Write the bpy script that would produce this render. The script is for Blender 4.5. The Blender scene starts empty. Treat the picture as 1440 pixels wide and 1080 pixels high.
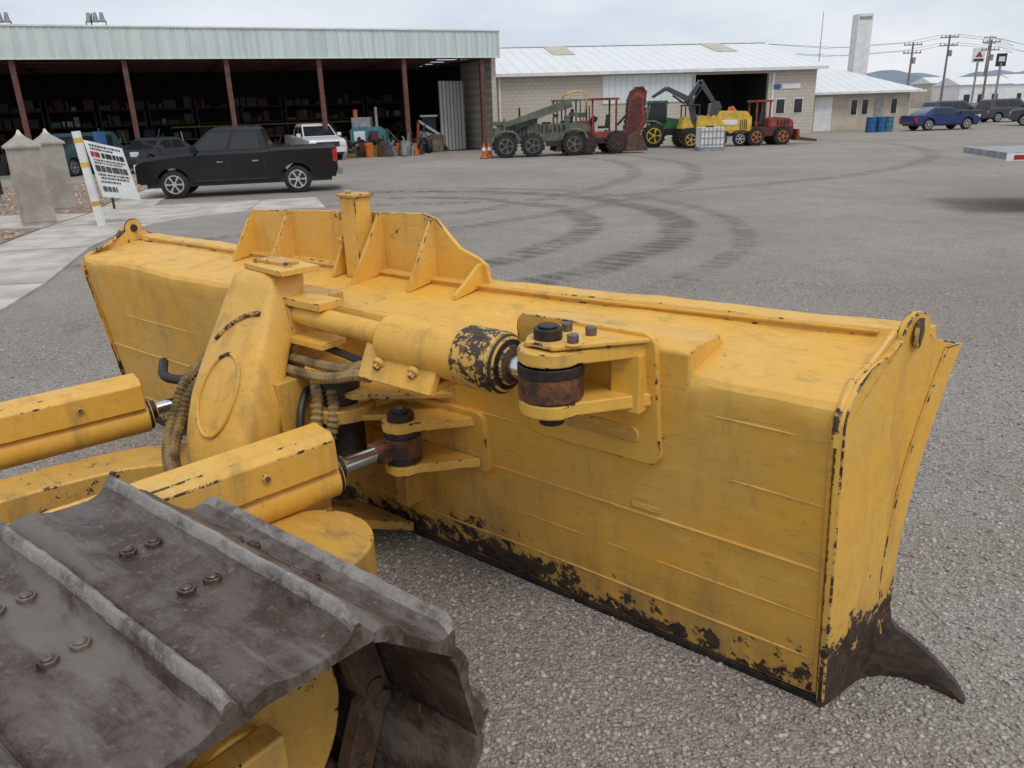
import bpy,bmesh,math,random
import numpy as np
from mathutils import Vector as V, Matrix, Euler
random.seed(3); np.random.seed(3)
S=bpy.context.scene; COL=S.collection
S.view_settings.view_transform='Standard'; S.view_settings.look='None'; S.view_settings.exposure=0
rad=math.radians
# ------------------------------------------------------------ materials
class N:
    def __init__(s,name):
        s.m=bpy.data.materials.new(name); s.m.use_nodes=True; s.t=s.m.node_tree; s.t.nodes.clear()
        s.out=s.n('OutputMaterial'); s.b=s.n('BsdfPrincipled'); s.l(s.b.outputs[0],s.out.inputs[0])
        s.tc=s.n('TexCoord').outputs['Object']
    def n(s,t,**k):
        x=s.t.nodes.new('ShaderNode'+t)
        for a,v in k.items(): setattr(x,a,v)
        return x
    def l(s,a,b): s.t.links.new(a,b)
    def put(s,i,v):
        if hasattr(v,'links'): s.l(v,i)
        elif isinstance(v,(tuple,list)) and len(v)==3 and i.type=='RGBA': i.default_value=(*v,1)
        else: i.default_value=v
    def math(s,op,a,b=0,c=0,clamp=False):
        x=s.n('Math',operation=op,use_clamp=clamp)
        for i,v in enumerate((a,b,c)): s.put(x.inputs[i],v)
        return x.outputs[0]
    def noise(s,scale,detail=4,rough=.55,vec=None,sc=None,dist=0):
        x=s.n('TexNoise'); s.put(x.inputs['Scale'],scale); x.inputs['Detail'].default_value=detail; x.inputs['Roughness'].default_value=rough; x.inputs['Distortion'].default_value=dist
        v=vec or s.tc
        if sc:
            mp=s.n('Mapping'); s.l(v,mp.inputs[0]); mp.inputs['Scale'].default_value=sc; v=mp.outputs[0]
        s.l(v,x.inputs['Vector']); return x.outputs[0]
    def ramp(s,v,a,b,lo=0,hi=1):
        x=s.n('MapRange',interpolation_type='SMOOTHSTEP'); s.l(v,x.inputs[0]); x.inputs[1].default_value=a; x.inputs[2].default_value=b; x.inputs[3].default_value=lo; x.inputs[4].default_value=hi
        return x.outputs[0]
    def mix(s,f,a,b,mode='MIX'):
        x=s.n('Mix',data_type='RGBA',blend_type=mode); s.put(x.inputs[0],f); s.put(x.inputs[6],a); s.put(x.inputs[7],b); return x.outputs[2]
    def bump(s,h,st=.3,d=.01):
        x=s.n('Bump'); x.inputs['Strength'].default_value=st; x.inputs['Distance'].default_value=d; s.l(h,x.inputs['Height'])
        return x.outputs[0]
    def set(s,**k):
        for a,v in k.items(): s.put(s.b.inputs[a.replace('_',' ')],v)
        return s.m

def simple(name,c,rough=.6,metal=0,var=.25,scale=4,bump=0,coat=0,bscale=40):
    n=N(name); a=n.noise(scale,3); dark=tuple(x*(1-var) for x in c); lite=tuple(min(1,x*(1+var*.6)) for x in c)
    n.set(Base_Color=n.mix(n.ramp(a,.3,.7),dark,lite),Roughness=rough,Metallic=metal)
    if coat: n.b.inputs['Coat Weight'].default_value=coat
    if bump: n.set(Normal=n.bump(n.noise(bscale,3),bump,.01))
    return n.m

def worn_paint(name,base,bottom=0,thr=.70,fade=(.66,.43,.13),botk=.30,dirt=1.0):
    n=N(name)
    big=n.noise(1.7,4,.6); c=n.mix(n.ramp(big,.35,.75,0,.6),base,fade)
    streak=n.noise(2.6,5,.68,sc=(2.4,2.4,.45)); c=n.mix(n.ramp(streak,.49,.74,0,.52*dirt),c,(.27,.17,.065))
    fine=n.noise(24,4,.74,sc=(.35,1,1)); c=n.mix(n.ramp(fine,.54,.72,0,.34*dirt),c,(.30,.19,.08))
    c=n.mix(n.ramp(fine,.45,.30,0,.30),c,(.82,.58,.22))
    scr=n.noise(9,2,.6,sc=(.12,1,1.6)); c=n.mix(n.ramp(n.math('ABSOLUTE',n.math('SUBTRACT',scr,.5)),.0,.005,.4*dirt,0),c,(.28,.18,.08))
    ch=n.noise(13,7,.76)
    if bottom:
        sp=n.n('SeparateXYZ'); n.l(n.tc,sp.inputs[0]); z=sp.outputs[2]
        lo=n.ramp(z,0,bottom,1,0)
        t=n.math('SUBTRACT',thr,n.math('MULTIPLY',n.math('POWER',lo,1.4),botk))
        c=n.mix(n.math('MULTIPLY',n.math('MULTIPLY',lo,n.ramp(streak,.3,.6)),.65),c,(.24,.165,.08))
        t=n.math('SUBTRACT',t,n.math('MULTIPLY',n.math('SUBTRACT',n.ramp(big,.3,.7),.4),.20))
    else:
        t=n.math('SUBTRACT',thr,n.math('MULTIPLY',n.math('SUBTRACT',n.ramp(big,.3,.7),.4),.16))
    dlt=n.math('SUBTRACT',ch,t); mask=n.ramp(dlt,-.002,.012); halo=n.ramp(dlt,-.05,.0,0,.5)
    c=n.mix(halo,c,(.42,.26,.09))
    rust=n.mix(n.ramp(fine,.4,.62),(.020,.015,.012),(.070,.038,.022))
    c=n.mix(mask,c,rust)
    h=n.math('ADD',n.math('MULTIPLY',n.noise(3.0,1,.5),1.9),n.math('MULTIPLY',n.noise(60,2,.6),.08))
    n.set(Base_Color=c,Roughness=n.ramp(streak,.3,.7,.40,.64),Normal=n.bump(h,.55,.02))
    return n.m

YEL=(.755,.405,.052)
M_yb=worn_paint('yellow_paint_blade',YEL,bottom=.46,thr=.762,botk=.32)
M_ye=worn_paint('yellow_paint_endplate',YEL,bottom=.66,thr=.70,botk=.44)
M_y=worn_paint('yellow_paint',YEL,thr=.725)
M_yd=worn_paint('yellow_paint_dirty',(.60,.335,.06),thr=.64,fade=(.42,.28,.12),dirt=1.4)
M_edge=worn_paint('chipped_paint_edge',(.68,.375,.058),thr=.59,dirt=1.2)
M_edgeb=worn_paint('chipped_paint_edge_heavy',(.60,.35,.07),thr=.50)
M_col=worn_paint('chipped_collar_paint',(.68,.38,.06),thr=.54)
M_bit=worn_paint('worn_end_bit',(.60,.35,.07),bottom=.5,thr=.48,botk=.22)
def steel(name,a,b,lite=(.16,.14,.125),rough=.5,metal=.4,k=.5,bs=.6):
    n=N(name); c=n.mix(n.ramp(n.noise(6,6,.75),.40,.60),a,b)
    s2=n.noise(2.2,5,.72,sc=(.6,2.5,1)); c=n.mix(n.ramp(s2,.48,.62,0,k),c,lite)
    sp=n.noise(45,2,.6); c=n.mix(n.ramp(sp,.60,.72,0,.5),c,lite)
    n.set(Base_Color=c,Roughness=n.ramp(s2,.3,.7,rough-.14,rough+.22),Metallic=metal,Normal=n.bump(n.noise(20,4,.7),bs,.012)); return n.m
M_tr=steel('track_steel',(.062,.038,.027),(.130,.100,.082),(.23,.20,.175),.46,.4,.65)
M_tre=steel('track_steel_scraped_edge',(.09,.068,.055),(.26,.235,.21),(.38,.35,.32),.55,.3,.55,1)
M_rust=steel('rusty_steel',(.055,.032,.022),(.12,.065,.04),(.17,.12,.09),.7,.15)
M_blk=steel('dark_greasy_steel',(.014,.012,.011),(.040,.030,.025),(.08,.06,.05),.5,.3,.4)
M_pin=steel('orange_rusted_eye',(.045,.022,.014),(.24,.085,.03),(.05,.035,.025),.6,.1,.6)
M_chr=simple('chrome_rod',(.62,.63,.64),.16,1,.15,3)
M_hose=simple('hose_sleeve_tan',(.23,.15,.055),.6,0,.6,9)
M_hoseb=simple('hose_black',(.03,.03,.028),.5,0,.3)
M_purple=simple('paint_mark_purple',(.08,.016,.03),.6)
M_bolt=simple('bolt_steel',(.16,.13,.11),.5,.5,.4,30)
# ------------------------------------------------------------ mesh builder
class M:
    def __init__(s,tf=None): s.v=[];s.f=[];s.mi=[];s.mats=[];s.tf=tf or Matrix()
    def add(s,vs,fs,mat):
        if mat not in s.mats: s.mats.append(mat)
        k=len(s.v); s.v+=[s.tf@V(p) for p in vs]; s.f+=[tuple(i+k for i in f) for f in fs]; s.mi+=[s.mats.index(mat)]*len(fs); return s
    def box(s,c,d,mat,rot=(0,0,0)):
        R=Euler(rot).to_matrix(); c=V(c)
        vs=[c+R@V((x*d[0]/2,y*d[1]/2,z*d[2]/2)) for x in(-1,1) for y in(-1,1) for z in(-1,1)]
        return s.add(vs,[(0,1,3,2),(4,6,7,5),(0,4,5,1),(2,3,7,6),(0,2,6,4),(1,5,7,3)],mat)
    def bb(s,a,b,mat): return s.box([(a[i]+b[i])/2 for i in range(3)],[abs(b[i]-a[i]) for i in range(3)],mat)
    def prism(s,pts,off,mat):
        n=len(pts); off=V(off); vs=[V(p) for p in pts]+[V(p)+off for p in pts]
        return s.add(vs,[tuple(range(n))[::-1],tuple(range(n,2*n))]+[(i,(i+1)%n,(i+1)%n+n,i+n) for i in range(n)],mat)
    def loft(s,rings,mat,cap=True,close=True,alt=None):
        n=len(rings[0]); vs=[p for r in rings for p in r]; fs=[]; k0=len(s.f)
        for k in range(len(rings)-1):
            for i in range(n if close else n-1):
                j=(i+1)%n; fs.append((k*n+i,k*n+j,(k+1)*n+j,(k+1)*n+i))
        if cap: fs+=[tuple(range(n))[::-1],tuple(range((len(rings)-1)*n,len(rings)*n))]
        s.add(vs,fs,mat)
        if alt:
            am,idx=alt
            if am not in s.mats: s.mats.append(am)
            for k in range(len(rings)-1):
                for i in idx: s.mi[k0+k*n+i]=s.mats.index(am)
        return s
    def cyl(s,a,b,r,mat,r2=None,n=24):
        a=V(a);b=V(b);d=(b-a).normalized(); u=d.orthogonal().normalized(); w=d.cross(u)
        ring=lambda p,q:[p+(u*math.cos(t)+w*math.sin(t))*q for t in [2*math.pi*i/n for i in range(n)]]
        return s.loft([ring(a,r),ring(b,r if r2 is None else r2)],mat)
    def tube(s,pts,r,mat,n=8,rib=0,step=.02):
        P=[V(p) for p in pts]; P=[2*P[0]-P[1]]+P+[2*P[-1]-P[-2]]; C=[]
        for i in range(1,len(P)-2):
            a,b,c,d=P[i-1:i+3]; m=max(2,int((c-b).length/step))
            for j in range(m):
                t=j/m; C.append(.5*((2*b)+(c-a)*t+(2*a-5*b+4*c-d)*t*t+(-a+3*b-3*c+d)*t**3))
        C.append(P[-2]); u=None; rings=[]
        for i,p in enumerate(C):
            d=(C[min(i+1,len(C)-1)]-C[max(i-1,0)]).normalized()
            u=(d.orthogonal() if u is None else u-d*u.dot(d)).normalized(); w=d.cross(u)
            q=r*(1+(rib if i%2 else -rib)); rings.append([p+(u*math.cos(2*math.pi*k/n)+w*math.sin(2*math.pi*k/n))*q for k in range(n)])
        return s.loft(rings,mat)
    def done(s,name,par=None,bev=0,seg=2,ang=35,em=None):
        me=bpy.data.meshes.new(name); me.from_pydata([tuple(p) for p in s.v],[],s.f)
        for m in s.mats: me.materials.append(m)
        me.polygons.foreach_set('material_index',s.mi)
        bm=bmesh.new(); bm.from_mesh(me); bmesh.ops.recalc_face_normals(bm,faces=bm.faces); bm.to_mesh(me); bm.free()
        me.polygons.foreach_set('use_smooth',[True]*len(me.polygons)); me.set_sharp_from_angle(angle=rad(ang)); me.update()
        o=bpy.data.objects.new(name,me); COL.objects.link(o); o.parent=par
        if bev:
            b=o.modifiers.new('b','BEVEL'); b.width=bev; b.segments=seg; b.limit_method='ANGLE'; b.angle_limit=rad(35); b.harden_normals=True
            if em: me.materials.append(em); b.material=len(me.materials)-1
        return o
def empty(name,loc=(0,0,0),rz=0,sc=1):
    e=bpy.data.objects.new(name,None); COL.objects.link(e); e.location=loc; e.rotation_euler=(0,0,rz); e.scale=(sc,)*3; e.empty_display_size=.1; return e
# ------------------------------------------------------------ BULLDOZER  (local coords: s across the blade, f forward, z up)
MIR=Matrix.Diagonal((-1,1,1,1))
D=empty('bulldozer',(1.087,2.27,0),math.atan2(-.6313,.7755))
W=5.06
topz=lambda s:1.35-.05*min(s,1.8)/1.8
back=lambda z:-.136*z
prof=[(0,.03),(back(.35),.35),(back(.75),.75),(back(1.14),1.14),(-.161,1.185),(-.157,1.212),(-.142,1.234),(-.115,1.248),(.29,1.315),(.305,1.345),(.43,1.345),(.44,1.30),(.34,1.12),(.26,.9),(.215,.65),(.21,.45),(.25,.25),(.33,.1),(.36,.03)]
m=M(MIR); rings=[]
from mathutils import noise as mn
for k in range(0,161):
    t=k/160; r=[]
    for f,z in prof:
        fl=.3*max(f,0); s0=-fl; s1=W+fl; s=s0+(s1-s0)*t
        wob=.012*mn.noise(V((s*1.7,z*2.5,3)))+.006*mn.noise(V((s*6,z*5,1)))
        r.append((s,f+(wob if .1<z<1.3 and f<.2 else 0),z+(topz(s)-1.33 if z>1.29 else 0)+(wob*.7 if z>1.2 else 0)))
    rings.append(r)
m.loft(rings,M_yb); m.done('blade_body',D,.006,ang=25,em=M_edge)
M_seam=worn_paint('weld_seam_paint',(.68,.375,.058),thr=.70,dirt=1.2)
m=M(MIR)
def seam(z,a,b,r):
    pts=[]
    for i in range(13):
        s=a+(b-a)*i/12; wob=.012*mn.noise(V((s*1.7,z*2.5,3))); pts.append((s,back(z)+wob+.001,z+.004*math.sin(s*2)))
    m.tube(pts,r,M_seam,6,.1,.04)
seam(.20,.02,W-.02,.006); seam(.60,.02,W-.02,.007); seam(.86,.02,.6,.005); seam(.86,1.2,W-.02,.005); seam(1.10,.02,.6,.005); seam(.39,.02,1.5,.004)
m.tube([(.012,-.002,.05),(.012,back(.6)-.002,.6),(.012,back(1.2)-.003,1.18)],.010,M_seam,6,.2,.02)
m.tube([(.02,.288,1.352),(1.8,.288,1.31),(W-.05,.288,1.31)],.008,M_seam,6,.15,.03)
m.done('weld_seams',D)
m=M(MIR); m.bb((.62,back(.64)-.008,.622),(.75,back(.64)+.02,.655),M_yb); m.done('slot_cover',D,.01,em=M_yd)
LF=.258
def plate_out(side):
    s_=(lambda f:-.3*max(f,0)) if side==0 else (lambda f:W+.3*max(f,0))
    sg=-1 if side==0 else 1
    fr=[(.525,1.29),(.485,1.20),(.448,1.11),(.415,1.02),(.386,.93),(.362,.84),(.338,.73),(.323,.62),(.315,.52),(.315,.42),(.325,.31),(.345,.22),(.375,.12),(.41,.02)]
    lug=[(LF+.08*math.cos(a),1.37+.075*math.sin(a)) for a in [rad(x) for x in (185,170,145,120,95,70,45,20,-10)]]
    out=[(-.02,.0),(back(1.17)-.022,1.17),(-.168,1.21),(-.13,1.245),(-.06,1.270),(.03,1.298),(.11,1.328)]+lug+[(.38,1.33)]+fr
    m=M(MIR); m.prism([(s_(f),f,z) for f,z in out],(sg*.028,0,0),M_ye)
    m.done('end_plate_%d'%side,D,.007,em=M_edgeb)
    m=M(MIR)
    ins=[(f-.085+(.02 if z<.3 else 0),z) for f,z in fr]
    outer=[(s_(f)+sg*.028,f,z) for f,z in fr[:-1]]; inner=[(s_(f)+sg*.028,f,z) for f,z in ins[:-1]]
    n=len(outer); vs=[]
    for a,b in zip(outer,inner): vs+=[a,(a[0]+sg*.016,a[1],a[2]),(b[0]+sg*.012,b[1],b[2]),b]
    fs=[]
    for i in range(n-1):
        for k in range(4): fs.append((i*4+k,i*4+(k+1)%4,(i+1)*4+(k+1)%4,(i+1)*4+k))
    fs+=[(0,1,2,3),((n-1)*4+3,(n-1)*4+2,(n-1)*4+1,(n-1)*4)]
    m.add(vs,fs,M_ye); m.done('edge_strip_%d'%side,D,.004,em=M_edgeb)
    m=M(MIR); c=(s_(LF)+sg*.028,LF,1.375)
    m.cyl((c[0]-sg*.002,c[1],c[2]),(c[0]+sg*.010,c[1],c[2]),.050,M_edgeb); m.cyl((c[0]+sg*.006,c[1],c[2]),(c[0]+sg*.0125,c[1],c[2]),.030,M_rust)
    c2=(s_(LF)-sg*.002,LF,1.375); m.cyl((c2[0],c2[1],c2[2]),(c2[0]-sg*.008,c2[1],c2[2]),.027,M_blk)
    e=0 if side==0 else W
    m.tube([(e,back(1.2)-.010,1.10),(e,-.163,1.205),(e,-.11,1.250),(e,-.03,1.280),(s_(.06),.06,1.308),(s_(.17),.17,1.39)],.013,M_edge,8,.08,.03)
    m.done('end_lug_%d'%side,D)
    # end bit: flares forward and outward from the foot of the end plate
    m=M(MIR)
    up=[(-.085,.285,.36),(-.115,.315,.27),(-.165,.335,.20),(-.24,.35,.155),(-.32,.345,.105),(-.39,.33,.055),(-.43,.31,.012)]
    dn=[(-.03,.10,.0),(-.09,.22,.0),(-.15,.29,.0),(-.22,.32,.004),(-.30,.325,.0),(-.37,.32,.0),(-.43,.308,.0)]
    R=[]
    for a,b in zip(up,dn):
        mid=tuple((a[i]+b[i])/2+(0,-.012,0)[i] for i in range(3)); q=[a,mid,b,tuple(V(b)+V((.0,.03,0))),tuple(V(a)+V((.0,.03,0)))]
        if side: q=[(W-p[0],p[1],p[2]) for p in q]
        R.append(q)
    m.loft(R,M_bit); m.done('end_bit_%d'%side,D,.004,em=M_blk,ang=50)
plate_out(0); plate_out(1)
m=M(MIR); m.prism([(0,.33,.20),(0,.36,.20),(0,.42,0),(0,.39,0)],(W,0,0),M_blk); m.bb((0,-.01,.0),(W,.34,.03),M_blk); m.done('cutting_edge',D,.004)
# guard
m=M(MIR)
g=[(3.90,1.30),(3.86,1.43),(3.72,1.57),(3.0,1.60),(2.22,1.625),(2.13,1.605),(2.06,1.54),(1.98,1.47),(1.86,1.43),(1.81,1.40),(1.79,1.30)]
m.prism([(s,.36,z) for s,z in g],(0,-.025,0),M_y)
for s,h,fb in((3.72,.20,.17),(3.32,.25,.15),(2.76,.24,.17),(2.52,.29,.10),(2.14,.28,.13),(1.83,.09,.13)):
    zb=lambda f:1.25+(f+.118)/.418*.065-.02
    m.prism([(s,.34,1.30),(s,fb,zb(fb)),(s,fb,zb(fb)+.02),(s,.315,1.32+h),(s,.34,1.32+h)],(.022,0,0),M_y)
m.done('spill_guard',D,.004,em=M_edge)
m=M(MIR); m.bb((2.57,.20,1.28),(2.69,.31,1.70),M_y); m.box((2.63,.255,1.71),(.15,.14,.018),M_yd); m.cyl((2.65,.23,1.72),(2.65,.23,1.735),.02,M_bolt,n=6)
for z in(1.60,1.47): m.cyl((2.68,.235,z),(2.77,.225,z),.014,M_yd,n=8); m.cyl((2.72,.23,z),(2.74,.228,z),.026,M_yd,n=6)
m.done('guard_post',D,.006,em=M_edge)
def rrect(s0,s1,z0,z1,r,n=5):
    o=[]
    for cx,cz,a0 in((s1-r,z1-r,0),(s0+r,z1-r,90),(s0+r,z0+r,180),(s1-r,z0+r,270)):
        o+=[(cx+r*math.cos(rad(a0+90*i/n)),cz+r*math.sin(rad(a0+90*i/n))) for i in range(n+1)]
    return o
m=M(MIR)
m.prism([(s,back(z)-.028,z) for s,z in rrect(.60,1.20,.85,1.375,.05)],(0,.033,0),M_y)
m.prism([(s,back(z)-.036,z) for s,z in rrect(.68,1.10,.93,1.00,.03)],(0,.02,0),M_yd)
m.done('tilt_mount_plate',D,.007,em=M_edge)
m=M(MIR)
m.prism([(.49,-.163,1.17),(.49,-.178,1.315),(.49,-.12,1.335),(.49,.06,1.325),(.49,.16,1.25)],(.74,0,0),M_y)
m.done('mount_backing',D,.012,2,em=M_edge)
def clevis(m,sc,fp,z0,z1,th,wr,wt,fb,mat):
    for z in(z0,z1):
        pts=[(sc-wr,fb,z),(sc+wr*.55,fb,z)]
        pts+=[(sc+wt*math.cos(rad(a)),fp-wt*math.sin(rad(a)),z) for a in range(0,181,20)]
        m.prism(pts,(0,0,th),mat)
m=M(MIR)
clevis(m,.90,-.40,1.10,1.285,.05,.28,.115,-.18,M_y)
m.prism([(.60,-.19,1.34),(.98,-.19,1.34),(1.0,-.40,1.34),(.96,-.47,1.34),(.84,-.47,1.34)],(0,0,.02),M_y)
m.box((.70,-.20,1.19),(.12,.08,.22),M_y)
m.done('tilt_clevis',D,.008,3,em=M_edge)
m=M(MIR)
m.cyl((.91,-.40,1.36),(.91,-.40,1.40),.05,M_blk); m.cyl((.91,-.40,1.40),(.91,-.40,1.41),.035,M_blk)
for q in((.80,-.41),(.80,-.30),(.90,-.30)): m.cyl((q[0],q[1],1.355),(q[0],q[1],1.365),.03,M_y); m.cyl((q[0],q[1],1.365),(q[0],q[1],1.395),.022,M_bolt,n=6)
m.cyl((.90,-.40,1.05),(.90,-.40,1.36),.045,M_blk)
m.cyl((.90,-.40,1.155),(.90,-.40,1.28),.115,M_pin,n=36); m.cyl((.90,-.40,1.24),(.90,-.40,1.28),.117,M_blk,n=36)
m.done('tilt_pin',D,.005)
zc=1.225; fc=-.38
m=M(MIR)
m.cyl((2.45,fc+.02,zc+.02),(1.70,fc,zc+.01),.048,M_y,n=32)
m.cyl((1.76,fc,zc),(1.72,fc,zc),.075,M_y,r2=.108,n=40); m.cyl((1.72,fc,zc),(1.26,fc,zc),.110,M_y,n=40)
m.cyl((1.30,fc,zc),(1.12,fc,zc),.119,M_col,n=40); m.cyl((1.12,fc,zc),(1.10,fc,zc),.116,M_blk,r2=.10,n=40)
m.cyl((1.10,fc,zc),(1.085,fc,zc),.075,M_rust,n=32)
m.box((1.60,fc-.085,zc-.085),(.42,.035,.15),M_y,rot=(rad(-28),0,0))
m.box((1.60,fc-.02,zc-.13),(.40,.14,.03),M_y)
for s in(1.70,1.50):
    m.cyl((s,fc-.10,zc-.075),(s,fc-.128,zc-.09),.018,M_bolt,n=6); m.cyl((s,fc-.09,zc-.07),(s,fc-.112,zc-.082),.028,M_y,n=16)
m.done('tilt_cylinder',D,.006,em=M_edge)
m=M(MIR); m.cyl((1.12,fc,zc),(.95,fc,zc-.005),.045,M_chr,n=32); m.done('tilt_rod',D)
# tower (trunnion casting)
m=M(MIR)
secs=[(.40,2.36,2.62,-.84,-.64),(.52,2.28,2.70,-.88,-.62),(.70,2.24,2.74,-.86,-.60),(.90,2.27,2.76,-.78,-.53),(1.08,2.33,2.76,-.67,-.43),(1.24,2.38,2.77,-.56,-.31),(1.37,2.40,2.76,-.49,-.24),(1.41,2.42,2.74,-.47,-.24),(1.43,2.46,2.70,-.44,-.26)]
def sring(s0,s1,f0,f1,z,e=4.2,n=48):
    r=[]
    for i in range(n):
        a=2*math.pi*i/n; c=math.cos(a); d=math.sin(a)
        r.append(((s0+s1)/2+(s1-s0)/2*math.copysign(abs(c)**(2/e),c),(f0+f1)/2+(f1-f0)/2*math.copysign(abs(d)**(2/e),d),z))
    return r
def lerp_sec(z):
    for i in range(len(secs)-1):
        if secs[i][0]<=z<=secs[i+1][0]:
            t=(z-secs[i][0])/(secs[i+1][0]-secs[i][0]); return [secs[i][k]*(1-t)+secs[i+1][k]*t for k in range(5)]
M_cast=worn_paint('yellow_cast_paint',(.73,.395,.056),thr=.76,dirt=1.1)
zz=sorted(set([s[0] for s in secs]+[.6,.8,1.0,1.16,1.3]))
def smooth_sec(z):
    a=lerp_sec(max(.40,z-.05)); b=lerp_sec(z); c=lerp_sec(min(1.43,z+.05)); return [(p+2*q+r)/4 for p,q,r in zip(a,b,c)] if .45<z<1.38 else b
m.loft([sring(*smooth_sec(z)[1:],z) for z in zz],M_cast); m.done('trunnion_tower',D,ang=60)
def on_face(s,z,off=.004):
    _,a,b,f0,f1=smooth_sec(z); x=min(.98,abs((s-(a+b)/2)/((b-a)/2))); return (s,(f0+f1)/2-(f1-f0)/2*(1-x**4.2)**(1/4.2)-off,z)
m=M(MIR)
m.tube([on_face(2.50+.13*math.cos(a),.93+.17*math.sin(a)) for a in [2*math.pi*i/36 for i in range(37)]],.010,M_cast,8)
m.tube([on_face(2.42+.24*i/10,1.27-.13*(i/10)**2,.002) for i in range(11)],.013,M_purple,8)
m.box((2.50,-.335,1.445),(.36,.20,.026),M_y,rot=(0,0,rad(8))); m.box((2.53,-.33,1.466),(.22,.08,.018),M_yd)
for q in(2.40,2.64): m.cyl((q,-.37,1.455),(q,-.37,1.478),.02,M_yd,n=6)
m.bb((2.12,-.44,1.12),(2.40,-.30,1.15),M_y); m.bb((2.14,-.42,1.29),(2.40,-.28,1.325),M_y)
m.bb((2.26,-.60,.35),(2.80,-.05,.98),M_yd)
m.bb((2.36,-.42,.95),(2.72,-.10,1.30),M_yd)
m.cyl((2.16,-.36,.98),(2.16,-.36,1.03),.13,M_y); m.cyl((2.12,-.36,.80),(2.12,-.36,.86),.15,M_yd); m.cyl((2.14,-.36,.60),(2.14,-.36,1.0),.10,M_blk)
for z in(.90,.80):
    m.prism([(2.30,-.40,z),(2.0,-.40,z),(1.62,-.11,z),(2.4,-.11,z)],(0,0,.025),M_yd)
m.prism([(1.95,-.11,.78),(2.02,-.36,.80),(2.05,-.36,.84),(2.08,-.20,1.10),(2.05,-.12,1.14)],(.025,0,0),M_y)
m.bb((1.98,-.14,.25),(2.06,-.02,.80),M_yd)
m.prism([(2.05,-.05,.05),(2.5,-.05,.05),(2.4,-.5,.25),(2.15,-.5,.25)],(0,0,.05),M_yd)
m.done('trunnion_details',D,.006,em=M_edge)
def angle_cyl(tag,pin,rear,sc,start):
    m=M(MIR); pin=V(pin); rear=V(rear); d=(rear-pin).normalized(); side=V((d.y,-d.x,0)).normalized(); up=side.cross(d).normalized()
    if up.z<0: up=-up
    e0=pin+d*start
    r=[]; w,h0,h1,c=.098,.045,.205,.03
    for p in(e0,rear): r.append([p+side*x+up*y for x,y in((-w,h0),(w,h0),(w,h1-c),(w-c,h1),(-w+c,h1),(-w,h1-c))])
    m.loft(r,M_y)
    a0=e0-up*.022; a1=rear-up*.022
    m.cyl(a0-d*.01,a1,.088,M_y,n=32); m.cyl(a0-d*.03,a0-d*.005,.078,M_blk,n=28); m.cyl(e0-d*.06,e0-d*.02,.050,M_blk)
    for sg in(-1,1): m.cyl(e0+d*.30+side*.09*sg+up*.12,e0+d*.30+side*.112*sg+up*.12,.02,M_bolt,n=6)
    m.done('angle_cylinder_'+tag,D,.006,em=M_edge)
    m=M(MIR); m.cyl(e0,pin+d*.07,.036,M_chr,n=28); m.done('angle_rod_'+tag,D)
    m=M(MIR); m.cyl(pin-V((0,0,.045)),pin+V((0,0,.045)),.085,M_pin); m.cyl(pin-V((0,0,.15)),pin+V((0,0,.165)),.035,M_blk)
    m.cyl(pin+V((0,0,.11)),pin+V((0,0,.15)),.06,M_blk); m.cyl(pin+V((0,0,.045)),pin+V((0,0,.075)),.08,M_blk); m.cyl(pin+V((0,0,-.075)),pin+V((0,0,-.045)),.08,M_blk)
    m.cyl(pin+V((0,0,.15)),pin+V((0,0,.175)),.018,M_bolt,n=6); m.box(pin+d*.10,(.10,.10,.07),M_pin); m.done('angle_pin_'+tag,D,.004)
    m=M(MIR)
    for z in(-.125,.075):
        pts=[(sc-.26,back(.7)-.02,pin.z+z),(sc+.12,back(.7)-.02,pin.z+z)]+[(pin.x+.085*math.cos(rad(a)),pin.y-.085*math.sin(rad(a)),pin.z+z) for a in range(0,181,20)]
        m.prism(pts,(0,0,.045),M_y)
    m.prism([(s,back(z)-.025,z) for s,z in rrect(sc-.30,sc+.28,pin.z-.16,pin.z+.15,.04)],(0,.035,0),M_y)
    m.done('angle_clevis_'+tag,D,.007,em=M_edge)
angle_cyl('right',(1.77,-.33,.72),(2.10,-2.0,.66),1.76,.36)
angle_cyl('left',(3.26,-.28,.65),(3.72,-2.0,.61),3.30,.44)
# C-frame
m=M(MIR)
path=[(1.75,-2.3),(1.74,-1.5),(1.75,-1.15),(1.86,-.86),(2.12,-.68),(2.45,-.62),(2.78,-.70),(3.03,-.92),(3.16,-1.25),(3.24,-1.7),(3.30,-2.4)]
P=[V((*p,0)) for p in path]; Q=[2*P[0]-P[1]]+P+[2*P[-1]-P[-2]]; C=[]
for i in range(1,len(Q)-2):
    a,b,c,d=Q[i-1:i+3]
    for j in range(6):
        t=j/6; C.append(.5*((2*b)+(c-a)*t+(2*a-5*b+4*c-d)*t*t+(-a+3*b-3*c+d)*t**3))
rings=[]
for i,p in enumerate(C):
    d=(C[min(i+1,len(C)-1)]-C[max(i-1,0)]).normalized(); w=V((d.y,-d.x,0))*.13
    rings.append([p+w+V((0,0,.24)),p-w+V((0,0,.24)),p-w+V((0,0,.55)),p+w+V((0,0,.55))])
m.loft(rings,M_yd); m.cyl((1.62,-1.0,.18),(1.62,-1.0,.60),.26,M_yd,n=64); m.done('c_frame',D,.012,3,em=M_edge)
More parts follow.
